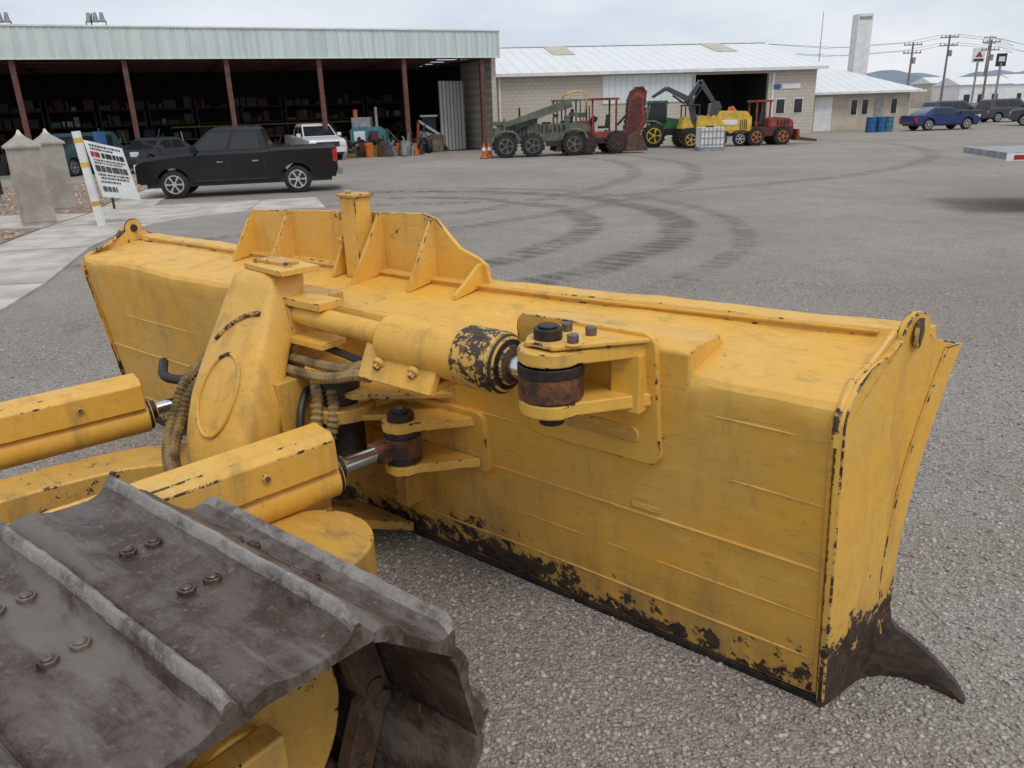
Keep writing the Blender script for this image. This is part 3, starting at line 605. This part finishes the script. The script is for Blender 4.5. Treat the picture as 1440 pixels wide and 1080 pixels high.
def vehicle(name,loc,rz,sc,low,Wd,cab,wheels,paint,kind):
    e=empty(name,loc,rz,sc); m=M(); zb=.40
    bot=[]
    for cx in sorted(wheels): bot+=arch(cx,.44,zb)
    poly=low+[(low[-1][0]-.08,zb)]+list(reversed(bot))+[(low[0][0]+.06,zb)]
    m.loft([[(x,0,z-(.10 if z>1.0 else 0)) for x,z in poly],[(x,.05,z-(.03 if z>.9 else 0)) for x,z in poly],[(x,Wd-.05,z-(.03 if z>.9 else 0)) for x,z in poly],[(x,Wd,z-(.1 if z>1 else 0)) for x,z in poly]],paint)
    m.bb((low[0][0]+.2,.1,.3),(low[-1][0]-.2,Wd-.1,.55),M_black)
    x0,x1,z0,t0,t1,zt=cab; i0,i1=.05,.21
    B=[(x0,i0,z0),(x1,i0,z0),(x1,Wd-i0,z0),(x0,Wd-i0,z0)]; T=[(t0,i1,zt),(t1,i1,zt),(t1,Wd-i1,zt),(t0,Wd-i1,zt)]
    mid=lambda k:[tuple(B[j][i]*(1-k)+T[j][i]*k for i in range(3)) for j in range(4)]
    m.loft([B,mid(.92),[(t0+.12,i1+.06,zt+.04),(t1-.12,i1+.06,zt+.04),(t1-.12,Wd-i1-.06,zt+.04),(t0+.12,Wd-i1-.06,zt+.04)]],paint)
    def win(u0,u1,v0=.12,v1=.84):
        for s_,yb,yt in((-1,i0,i1),(1,Wd-i0,Wd-i1)):
            P=[]
            for u,vv in((u0[0],v0),(u1[0],v0),(u1[1],v1),(u0[1],v1)):
                xa=x0+(x1-x0)*u; xb=t0+(t1-t0)*u; P.append((xa*(1-vv)+xb*vv,(yb*(1-vv)+yt*vv)+s_*.008,z0*(1-vv)+zt*vv))
            m.prism(P,(0,s_*.006,0),M_glass)
    if kind=='pickup': win((.06,.08),(.46,.45)); win((.52,.51),(.90,.90))
    else: win((.08,.10),(.46,.46)); win((.50,.50),(.80,.88))
    for k,(xa,xb) in enumerate(((x0,t0),(x1,t1))):
        sg=-1 if k==0 else 1; P=[]
        for yy,vv in((.12,.1),(Wd-.12,.1),(Wd-.24,.86),(.24,.86)): P.append((xa*(1-vv)+xb*vv+sg*.012,yy,z0*(1-vv)+zt*vv))
        m.prism(P,(sg*.006,0,0),M_glass)
    for cx in wheels:
        wheel(m,cx,.03,.37,.25,-1); wheel(m,cx,Wd-.03,.37,.25,1)
    f=low[0][0]; r=low[-1][0]
    m.bb((f-.03,.1,.42),(f+.1,Wd-.1,.62),M_black if kind=='car' else paint); m.bb((f-.02,.35,.68),(f+.08,Wd-.35,.92),M_black)
    for yy in(.02,Wd-.32): m.bb((f-.03,yy,.72),(f+.16,yy+.30,.92),M_lite)
    zt_=low[-2][1]
    for yy in(-.008,Wd-.17): m.bb((r-.12,yy,zt_-.46),(r+.008,yy+.18,zt_-.14),M_lred)
    if kind=='pickup':
        m.bb((r-.02,.1,.45),(r+.12,Wd-.1,.62),M_grey); m.bb((x0+.2,-.06,.42),(x1-.05,.02,.46),M_black)
    else: m.bb((r-.05,.1,.42),(r+.04,Wd-.1,.60),paint)
    xm=x0+(x1-x0)*.12
    for s_ in(-1,1): m.box((xm,(-.12 if s_<0 else Wd+.12),z0+.12),(.12,.20,.16),paint)
    for u in(.44,.86 if kind=='pickup' else .78):
        m.bb((x0+(x1-x0)*u-.16,-.02,z0-.24),(x0+(x1-x0)*u,.0,z0-.21),M_grey if kind=='pickup' else M_black)
    for u in(.08,.49,.93): m.bb((x0+(x1-x0)*u-.006,-.003,.48),(x0+(x1-x0)*u+.006,.004,z0-.12),M_black)
    m.done('vehicle_shell',e,.012); return e
M_bpaint=simple('black_car_paint',(.005,.005,.006),.18,0,.2,2,coat=.1); M_wpaint=simple('white_car_paint',(.68,.68,.68),.25,0,.05,coat=.4); M_bluep=simple('blue_car_paint',(.012,.028,.14),.25,0,.1,coat=.3); M_gpaint=simple('grey_car_paint',(.045,.05,.055),.3,0,.1,coat=.2); M_tealp=simple('teal_car_paint',(.04,.08,.09),.35)
plow=[(0,.55),(.0,.86),(.06,1.02),(.20,1.08),(1.28,1.19),(3.42,1.21),(3.44,1.24),(5.18,1.26),(5.22,.62)]
pcab=(1.26,3.44,1.13,1.98,3.26,1.74)
vehicle('black_pickup_truck',(-10.40,22.50,0),.203,1.07,plow,1.85,pcab,[.90,4.10],M_bpaint,'pickup')
vehicle('white_pickup_truck',(-7.9,40.4,0),rad(118),1.0,plow,1.85,pcab,[.90,4.10],M_wpaint,'pickup')
clow=[(0,.5),(.02,.72),(.12,.82),(1.25,.98),(3.75,1.02),(4.45,.98),(4.55,.60)]; ccab=(1.15,4.0,.94,1.95,3.25,1.40)
vehicle('blue_sedan_car',(31.0,54.6,0),rad(187),1.0,clow,1.75,ccab,[.85,3.55],M_bluep,'car')
vehicle('grey_sedan_car',(-15.8,34.6,0),rad(75),1.0,clow,1.75,ccab,[.85,3.55],M_gpaint,'car')
slow=[(0,.5),(.0,.85),(.12,1.0),(1.1,1.1),(4.3,1.14),(4.45,.60)]; scab=(1.0,4.38,1.08,1.75,4.15,1.72)
vehicle('teal_suv',(-18.6,33.6,0),rad(80),1.0,slow,1.8,scab,[.85,3.5],M_tealp,'car')
vehicle('dark_suv',(36.5,63.0,0),rad(185),1.0,slow,1.8,scab,[.85,3.5],M_gpaint,'car')
vehicle('dark_pickup_truck',(35.0,55.8,0),rad(-30),1.0,plow,1.85,pcab,[.90,4.10],M_gpaint,'pickup')
vehicle('white_suv',(42.5,66.0,0),rad(185),1.0,slow,1.8,scab,[.85,3.5],M_gpaint,'car')
vehicle('dark_sedan_car',(45,75,0),rad(200),1.0,clow,1.8,ccab,[.85,3.5],M_bpaint,'car')
e=empty('flatbed_trailer',(9.05,14.3,0),rad(-12)); m=M()
m.bb((0,0,.98),(7,2.3,1.10),M_grey); m.bb((-.02,-.03,.96),(7,0,1.09),M_white)
for k in range(12): m.bb((.10+k*.6,-.036,.985),(.34+k*.6,-.03,1.065),M_lred)
m.bb((1.2,.7,.6),(6.9,1.7,.95),M_black)
for x in(2.6,3.6): wheel(m,x,.05,.42,.3,-1); wheel(m,x,2.25,.42,.3,1)
m.cyl((7,1.1,.8),(8.2,1.1,.75),.06,M_black); m.cyl((8.0,1.1,0),(8.0,1.1,.8),.05,M_grey)
m.done('trailer_parts',e,.008)
# ------------------------------------------------------------ machines
def bigwheel(m,x,y,r,w,rim):
    wheel(m,x,y,r,w,-1,rim,spokes=5)
    for i in range(18):
        a=2*math.pi*i/18; m.box((x+math.cos(a)*r,y+w/2,r+math.sin(a)*r),(.10,w*.95,.06),M_tire,rot=(0,-a,0))
def beam(m,a,b,w,t,mat,w2=None):
    a=V(a);b=V(b);d=(b-a).normalized();u=V((0,1,0));w_=d.cross(u).normalized(); w2=w if w2 is None else w2
    m.loft([[p+u*t*x+w_*ww*y for x,y in((-1,-1),(1,-1),(1,1),(-1,1))] for p,ww in((a,w),(b,w2))],mat)
def seat(m,x,y,z):
    m.bb((x,y,z),(x+.45,y+.45,z+.12),M_black); m.box((x+.42,y+.22,z+.35),(.1,.45,.55),M_black,rot=(0,rad(8),0))
e=empty('military_loader',(-.4,37.4,0),rad(4)); m=M()
for x in(.5,1.75,3.7): bigwheel(m,x,0,.52,.4,M_olive)
for x in(.5,3.7): bigwheel(m,x,1.7,.52,.4,M_olive)
m.bb((.2,.3,.6),(4.2,1.8,1.0),M_olive); m.prism([(.0,.25,.9),(.0,.25,1.25),(.15,.25,1.4),(.5,.25,1.60),(2.0,.25,1.72),(2.1,.25,1.0)],(0,1.5,0),M_olive)
m.bb((2.1,.3,1.0),(3.3,1.7,1.45),M_olive); m.prism([(3.3,.2,1.0),(3.3,.2,1.5),(4.3,.2,1.4),(4.45,.2,1.05)],(0,1.7,0),M_olive)
for x in(.5,3.7): m.tube([(x-.62,.02,.75),(x-.45,.02,1.08),(x,.02,1.18),(x+.45,.02,1.08),(x+.62,.02,.75)],.06,M_olive,6)
for x in(2.95,3.35,4.05):
    for y in(.35,1.65): m.bb((x-.035,y-.035,1.3),(x+.035,y+.035,2.45),M_olive)
m.bb((2.85,.3,2.42),(4.15,1.7,2.50),M_olive); seat(m,3.3,.7,1.45)
beam(m,(.4,.15,1.45),(3.6,.15,2.35),.11,.09,M_olive,.2); m.bb((-.1,.2,1.45),(.5,1.8,1.62),M_olive); m.cyl((.45,.1,1.2),(.45,.1,1.75),.05,M_olive,n=8)
m.cyl((.8,.12,1.1),(2.0,.12,1.7),.06,M_black,n=10); m.cyl((2.0,.12,1.7),(2.6,.12,1.95),.035,M_chr,n=8)
for k in range(6): m.bb((2.2+k*.2,.27,1.08),(2.27+k*.2,.3,1.40),M_black)
for k in range(5): m.bb((.7+k*.18,.225,1.0),(.8+k*.18,.25,1.35),M_black)
m.cyl((1.2,.5,1.7),(1.2,.5,2.2),.05,M_black,n=8); m.cyl((.1,.35,1.38),(.04,.35,1.38),.1,M_lite,n=12)
m.tube([(4.2,.6,1.3),(4.3,.4,2.7),(3.4,.4,2.75),(3.2,.6,2.4)],.04,M_myel,8,0,.1)
m.bb((2.4,.28,.45),(3.1,.31,.7),M_black); m.bb((1.95,.27,.3),(2.35,.4,.55),M_dg)
for k in range(9): m.box((random.uniform(2.2,4.2),random.uniform(.25,.6),random.uniform(1.0,1.9)),(random.uniform(.1,.4),.2,random.uniform(.08,.3)),random.choice([M_olive,M_dg,M_olive,M_kh]))
m.done('loader_parts',e,.02)
e=empty('red_trencher',(3.5,37.8,0),rad(8)); m=M()
for x in(.4,1.9): bigwheel(m,x,0,.5,.42,M_dr); bigwheel(m,x,1.6,.5,.4,M_dr)
m.bb((-.2,.3,.5),(2.4,1.5,1.0),M_red); m.prism([(-.7,.3,.6),(-.55,.3,1.3),(-.3,.3,1.45),(.6,.3,1.55),(.75,.3,.9)],(0,1.2,0),M_red); m.prism([(-1.05,.15,.2),(-.9,.15,.75),(-.8,.15,.75),(-.75,.15,.2)],(0,1.6,0),M_dr)
for k in range(5): m.bb((-.3+k*.15,.27,.95),(-.22+k*.15,.3,1.35),M_black)
for x,y in((.75,.3),(1.9,.3),(.75,1.5),(1.9,1.5)): m.bb((x-.04,y-.04,1.0),(x+.04,y+.04,2.45),M_red)
m.prism([(.6,.15,2.42),(.65,.15,2.52),(1.95,.15,2.52),(2.05,.15,2.42)],(0,1.5,0),M_red); seat(m,1.2,.6,1.15); m.bb((.75,.5,1.0),(.9,1.1,1.55),M_black); m.cyl((.9,.8,1.5),(1.0,.8,1.7),.16,M_black,n=16)
m.tube([(.6,.32,1.5),(.6,.32,2.2)],.035,M_black,6); m.bb((.3,.28,.55),(1.5,.3,.75),M_black)
pr=[(2.0,.05,.45),(2.3,.05,1.2),(2.4,.05,1.9),(2.45,.05,2.4),(2.6,.05,2.75),(2.85,.05,2.92),(3.1,.05,2.9),(3.25,.05,2.7),(3.2,.05,2.2),(3.3,.05,1.5),(3.0,.05,.9),(2.6,.05,.3)]
m.prism(pr,(0,.3,0),M_red); m.prism([(V(p)-V((2.72,0,1.6)))*.7+V((2.72,.0,1.6)) for p in pr],(0,.04,0),M_dr)
for i in range(len(pr)-1):
    a,b=V(pr[i]),V(pr[i+1])
    for t in(.0,.33,.66):
        p=a*(1-t)+b*t; m.box(p+V((0,.15,0)),(.16,.42,.07),M_rust,rot=(0,-math.atan2(b.z-a.z,b.x-a.x),0))
m.prism([(2.3,.0,.1),(2.4,.0,.7),(2.7,.0,1.0),(3.1,.0,.8),(3.4,.0,.1)],(0,.6,0),M_rust); m.cyl((1.9,.1,1.3),(2.6,.1,2.0),.06,M_black,n=8)
m.done('trencher_parts',e,.015)
e=empty('green_tractor',(7.6,42.4,0)); m=M()
bigwheel(m,.3,0,.6,.4,M_myel); bigwheel(m,1.8,.1,.45,.4,M_myel); m.bb((0,.3,.6),(2.2,1.3,.95),M_black); m.prism([(.9,.35,.9),(.95,.35,1.5),(2.1,.35,1.35),(2.25,.35,.9)],(0,.9,0),M_green); m.prism([(.0,.35,1.2),(.15,.35,2.2),(.95,.35,2.2),(1.05,.35,1.2)],(0,1.05,0),M_glass); m.prism([(-.1,.2,2.2),(.0,.2,2.34),(1.0,.2,2.34),(1.1,.2,2.2)],(0,1.3,0),M_green)
for x in(.03,1.0): m.bb((x-.03,.33,1.1),(x+.03,.36,2.2),M_green)
m.tube([(-.35,.05,.9),(-.2,.05,1.25),(.3,.05,1.32),(.75,.05,1.1)],.07,M_green,6); m.done('tractor_parts',e,.015)
e=empty('compact_excavator',(9.1,40.6,0)); m=M()
for x in(.3,1.5): bigwheel(m,x,-.2,.42,.35,M_myel); bigwheel(m,x,1.2,.42,.35,M_myel)
m.bb((-.1,.1,.55),(1.9,1.2,.95),M_black); m.prism([(.6,.1,.95),(.65,.1,1.45),(.8,.1,1.58),(1.8,.1,1.40),(2.0,.1,1.2),(2.0,.1,.9)],(0,1.1,0),M_myel)
m.prism([(-.15,.1,.95),(.0,.1,1.5),(.2,.1,1.55),(.5,.1,1.0)],(0,1.1,0),M_myel)
beam(m,(-.9,.4,2.9),(.3,.4,2.3),.10,.09,M_gpaint,.14); beam(m,(.3,.4,2.3),(.6,.4,1.2),.14,.09,M_gpaint); beam(m,(-.9,.4,2.9),(-1.6,.4,2.5),.10,.09,M_gpaint,.07); beam(m,(.2,.9,2.1),(.9,.9,3.2),.14,.09,M_gpaint,.10); beam(m,(.9,.9,3.2),(1.7,.9,2.1),.12,.09,M_gpaint,.08)
m.prism([(1.45,.6,2.1),(1.85,.6,2.2),(2.0,.6,1.9),(1.75,.6,1.5),(1.4,.6,1.6)],(0,.6,0),M_gpaint)
m.cyl((-.6,.28,2.55),(.0,.28,2.15),.05,M_black,n=8); m.cyl((.0,.28,2.15),(.3,.28,1.95),.03,M_chr,n=8); m.cyl((.5,.8,2.2),(1.0,.8,2.9),.05,M_black,n=8)
for x,y in((.05,.15),(.75,.15),(.05,1.15),(.75,1.15)): m.bb((x-.03,y-.03,1.4),(x+.03,y+.03,2.05),M_black)
m.bb((.0,.1,2.03),(.8,1.2,2.1),M_black); m.done('excavator_parts',e,.012)
e=empty('yellow_compressor',(10.6,41.2,0)); m=M(); m.prism([(-.1,0,.65),(-.1,0,1.35),(.15,0,1.68),(.5,0,1.75),(1.75,0,1.70),(2.05,0,1.4),(2.05,0,.65)],(0,1.2,0),M_myel); m.bb((.35,-.02,1.05),(1.3,0,1.3),M_white); [m.bb((1.45+k*.1,-.015,.8),(1.5+k*.1,0,1.3),M_black) for k in range(4)]
for x in(.5,1.5): wheel(m,x,-.05,.35,.25); m.tube([(x-.42,-.03,.5),(x-.3,-.03,.72),(x+.3,-.03,.72),(x+.42,-.03,.5)],.04,M_black,6)
m.bb((-.8,.5,.5),(0,.6,.6),M_black); m.done('compressor_parts',e,.03)
e=empty('ibc_tank',(9.25,37.9,0)); m=M(); m.bb((.06,.06,.15),(1.14,1.1,1.05),M_white); m.bb((0,0,0),(1.2,1.15,.12),M_grey); m.cyl((.6,.6,1.05),(.6,.6,1.12),.2,M_black)
for z in(.3,.6,.9):
    for y in(0.03,1.13): m.cyl((.03,y,z),(1.17,y,z),.015,M_grey,n=6)
for k in range(7): m.cyl((.04+k*.187,.03,.1),(.04+k*.187,.03,1.1),.015,M_grey,n=6)
m.done('tank_parts',e)
e=empty('red_trencher',(12.6,41.0,0),rad(5)); m=M()
for x in(.3,1.7): bigwheel(m,x,0,.42,.35,M_orange); bigwheel(m,x,1.2,.42,.35,M_orange)
m.bb((0,.2,.45),(2.3,1.2,.9),M_dr); m.prism([(1.05,.2,.9),(1.1,.2,1.3),(1.25,.2,1.38),(2.1,.2,1.28),(2.3,.2,1.1),(2.3,.2,.9)],(0,1,0),M_red)
for k in range(4): m.bb((1.4+k*.18,.18,.95),(1.5+k*.18,.2,1.2),M_black)
for x,y in((.3,.2),(1.0,.2),(.3,1.2),(1.0,1.2)): m.bb((x-.04,y-.04,.9),(x+.04,y+.04,2.15),M_red)
m.bb((.2,.1,2.1),(1.1,1.3,2.2),M_red); seat(m,.4,.5,1.0); beam(m,(-.1,.6,.8),(-.9,.6,1.9),.16,.1,M_orange,.1); beam(m,(-.9,.6,1.9),(-1.2,.6,1.1),.10,.1,M_orange); m.prism([(-1.4,.4,.6),(-1.05,.4,1.1),(-.9,.4,.9),(-1.0,.4,.5)],(0,.4,0),M_rust)
m.prism([(2.4,.0,.2),(2.45,.0,.75),(2.55,.0,.75),(2.6,.0,.2)],(0,1.5,0),M_red); beam(m,(2.5,.5,.3),(3.7,.5,.15),.10,.14,M_rust,.06); m.done('trencher_parts',e,.012)
e=empty('skid_steer_loader',(-5.0,46.8,0)); m=M()
wheel(m,.3,0,.4,.3,rim=M_white); wheel(m,1.0,0,.4,.3,rim=M_white); m.prism([(0,.2,.35),(-.05,.2,1.1),(.3,.2,1.15),(1.4,.2,.8),(1.4,.2,.35)],(0,1.1,0),M_white); m.bb((.3,.25,1.0),(1.1,1.2,1.9),M_black); m.bb((.2,.2,1.9),(1.2,1.3,2.0),M_white); beam(m,(.0,.1,.5),(.1,.1,1.7),.08,.06,M_orange); beam(m,(.1,.1,1.7),(1.3,.1,.9),.07,.06,M_white); m.prism([(1.3,0,.1),(1.25,0,.6),(1.4,0,.6),(1.75,0,.1)],(0,1.4,0),M_black); m.done('loader_parts',e,.012)
e=empty('teal_drill_rig',(-8.2,43.2,0)); m=M()
m.prism([(0,0,.5),(0,0,1.35),(.15,0,1.5),(1.5,0,1.5),(1.9,0,1.2),(1.9,0,.5)],(0,1.2,0),M_teal); m.bb((.2,-.03,.8),(.8,0,1.3),M_white); m.bb((1.0,-.03,.7),(1.5,0,1.3),M_dr); m.bb((.1,.2,1.5),(1.1,1,2.0),M_grey); m.cyl((1.4,.4,1.5),(1.4,.4,2.5),.08,M_grey,n=10); m.cyl((.3,.4,2.0),(.3,.4,2.4),.12,M_orange,n=10)
wheel(m,.4,-.1,.4,.3); wheel(m,1.6,-.1,.4,.3); m.cyl((1.9,.3,1.4),(2.8,.3,.4),.05,M_rust,n=8); m.done('rig_parts',e,.012)
random.seed(8)
e=empty('engine_parts_pile',(-6.3,43.0,0)); m=M()
for i in range(60):
    h=random.uniform(.15,.8); x=random.uniform(-2.6,1.8); y=random.uniform(-.8,.9); m.box((x,y,h/2),(random.uniform(.1,.6),random.uniform(.1,.5),h),random.choice([M_rust,M_grey,M_dr,M_orange,M_black,M_dy,M_rust,M_dg]),rot=(random.uniform(-.1,.1),random.uniform(-.2,.2),random.uniform(0,3)))
    m.cyl((x,.2,h*.5),(x+random.uniform(-.4,.4),.1,h+random.uniform(0,.5)),random.uniform(.03,.1),random.choice([M_rust,M_grey,M_black]),n=10)
m.done('parts',e,.01,1)
def cone(x,y):
    e=empty('traffic_cone',(x,y,0)); m=M(); m.cyl((0,0,.03),(0,0,.72),.15,M_orange,r2=.03,n=20); m.bb((-.2,-.2,0),(.2,.2,.03),M_black); m.cyl((0,0,.35),(0,0,.5),.108,M_white,r2=.082,n=20); m.done('cone_body',e)
for p in((-.95,37.6),(-.7,37.9),(-4.9,46.0),(-4.2,46.2)): cone(*p)
for p in((24.1,52.9),(24.8,53.1),(25.4,53.3)):
    e=empty('steel_drum',(*p,0)); m=M(); m.cyl((0,0,0),(0,0,.95),.32,M_blue if p[0]<25 else M_teal,n=24); [m.cyl((0,0,z),(0,0,z+.04),.335,M_blue,n=24) for z in(.3,.62,.9)]; m.done('drum_body',e)
# ------------------------------------------------------------ left foreground items
n=N('brushed_panel'); M_brush=n.set(Base_Color=n.mix(n.ramp(n.noise(1.5,6,.7),.35,.7),(.30,.27,.23),(.46,.42,.37)),Roughness=.45,Metallic=.3,Normal=n.bump(n.noise(3,5),.3,.02))
def obelisk(x,y,h,rz):
    e=empty('metal_bollard_pillar',(x,y,0),rz); m=M(); w0=.36; w1=.30
    sq=lambda w,z:[(-w,-w,z),(w,-w,z),(w,w,z),(-w,w,z)]
    m.loft([sq(w0*.9,0),sq(w0*.86,h*.5),sq(w1,h-.32)],M_brush); m.loft([sq(w1+.05,h-.32),sq(w1+.05,h-.27),sq(.12,h-.1),sq(.05,h-.02),sq(.02,h+.06)],M_brush)
    m.prism([(-.3,-.33,.1),(.3,-.33,.1),(-.28,-.31,h-.5)],(0,-.006,0),M_brush); m.done('pillar_body',e,.008)
obelisk(-10.5,17.6,1.98,rad(35)); obelisk(-11.5,20.4,1.98,rad(35))
e=empty('banner_sign',(-8.75,16.9,0)); m=M()
m.tf=Matrix.Rotation(rad(-4),4,'Y'); m.bb((-.07,-.05,0),(.07,.05,1.98),M_white)
for z in(.45,1.25,1.75): m.bb((-.072,-.052,z),(.072,.052,z+.1),M_myel)
c4=[V((.1,0,1.80)),V((.62,.5,1.55)),V((.72,.55,.45)),V((.16,.05,.62))]
def bp(u,v):
    p=c4[0]*(1-u)*(1-v)+c4[1]*u*(1-v)+c4[2]*u*v+c4[3]*(1-u)*v; return p+V((.012,-.014,0))*(math.sin(u*9+v*3)*1.2)
GN=8; vs=[bp(i/GN,j/GN) for j in range(GN+1) for i in range(GN+1)]
m.add(vs,[(j*(GN+1)+i,j*(GN+1)+i+1,(j+1)*(GN+1)+i+1,(j+1)*(GN+1)+i) for j in range(GN) for i in range(GN)],M_white)
random.seed(5)
for v0,h,mt,u0,u1 in((.05,.03,M_black,.1,.9),(.11,.03,M_black,.1,.7),(.18,.09,M_lred,.08,.3),(.18,.09,M_black,.36,.92),(.31,.025,M_black,.1,.9),(.36,.025,M_black,.1,.8),(.42,.11,M_dg,.08,.9),(.57,.03,M_black,.1,.9),(.63,.03,M_black,.15,.85),(.70,.03,M_black,.1,.6),(.80,.09,M_dg,.1,.45)):
    u=u0
    while u<u1:
        w=min(random.uniform(.02,.07)*(3 if h>.06 else 1),u1-u+.01)
        a,b,c,d=[bp(*q)+V((.006,-.010,0)) for q in((u,v0),(u+w,v0),(u+w,v0+h),(u,v0+h))]; m.add([a,b,c,d],[(0,1,2,3)],mt); u+=w+.02
m.done('sign_parts',e)
e=empty('small_sign_post',(-10.1,20.3,0)); m=M(); m.cyl((0,0,0),(0,0,2.0),.03,M_black,n=8); m.box((0,-.03,1.75),(.30,.02,.35),M_blue); m.done('post',e)
e=empty('striped_barrier',(-14.6,22.5,0)); m=M(); m.bb((-.3,0,.3),(.3,.1,1.7),M_black)
for k in range(4): m.prism([(-.3,-.01,.5+k*.32),(.3,-.01,.75+k*.32),(.3,-.01,.9+k*.32),(-.3,-.01,.65+k*.32)],(0,-.01,0),M_myel)
m.cyl((-.2,.05,0),(-.2,.05,.3),.04,M_grey); m.cyl((.2,.05,0),(.2,.05,.3),.04,M_grey); m.done('panel',e)
m=M(); m.tube([(-6.3,11.6,.03),(-6.1,11.8,.05),(-5.9,11.7,.03),(-5.75,11.9,.05),(-5.9,12.05,.04)],.05,M_rust,6,.4,.05); m.done('rusty_chain')
# ------------------------------------------------------------ sky, sun, camera
w=bpy.data.worlds.new('World'); S.world=w; w.use_nodes=True; nt=w.node_tree; nt.nodes.clear()
def nd(t,**k):
    x=nt.nodes.new('ShaderNode'+t); [setattr(x,a,v) for a,v in k.items()]; return x
out=nd('OutputWorld'); bg=nd('Background'); bg.inputs[1].default_value=.108; nt.links.new(bg.outputs[0],out.inputs[0])
sky=nd('TexSky',sky_type='NISHITA',sun_disc=False); sun_el=58; sun_az=150
sky.sun_elevation=rad(sun_el); sky.sun_rotation=rad(sun_az); sky.dust_density=2
tc=nd('TexCoord'); mp=nd('Mapping'); mp.inputs['Scale'].default_value=(1,1,3.5); nt.links.new(tc.outputs['Generated'],mp.inputs[0])
no=nd('TexNoise'); no.inputs['Scale'].default_value=2.6; no.inputs['Detail'].default_value=6; no.inputs['Roughness'].default_value=.55; nt.links.new(mp.outputs[0],no.inputs['Vector'])
mr=nd('MapRange'); mr.inputs[1].default_value=.35; mr.inputs[2].default_value=.68; nt.links.new(no.outputs[0],mr.inputs[0])
cm=nd('Mix',data_type='RGBA'); nt.links.new(mr.outputs[0],cm.inputs[0]); cm.inputs[6].default_value=(6.1,6.8,7.8,1); cm.inputs[7].default_value=(8.8,9.0,9.3,1)
mx=nd('Mix',data_type='RGBA'); mx.inputs[0].default_value=.88; nt.links.new(sky.outputs[0],mx.inputs[6]); nt.links.new(cm.outputs[2],mx.inputs[7]); nt.links.new(mx.outputs[2],bg.inputs[0])
sl=bpy.data.lights.new('sun','SUN'); sl.energy=1.25; sl.angle=rad(20); sl.color=(1,.96,.90); so=bpy.data.objects.new('sun',sl); COL.objects.link(so)
dv=V((math.sin(rad(sun_az))*math.cos(rad(sun_el)),math.cos(rad(sun_az))*math.cos(rad(sun_el)),math.sin(rad(sun_el)))); so.rotation_euler=dv.to_track_quat('Z','Y').to_euler()
cd=bpy.data.cameras.new('camera'); co=bpy.data.objects.new('camera',cd); COL.objects.link(co); cd.lens=27; cd.sensor_width=36; cd.clip_start=.05; cd.clip_end=6000
Rm=(Matrix.Rotation(math.pi/2-rad(19.6),3,'X')@Matrix.Rotation(-rad(1.9),3,'Z')).to_4x4(); Rm.translation=V((0,0,2.1)); co.matrix_world=Rm; S.camera=co
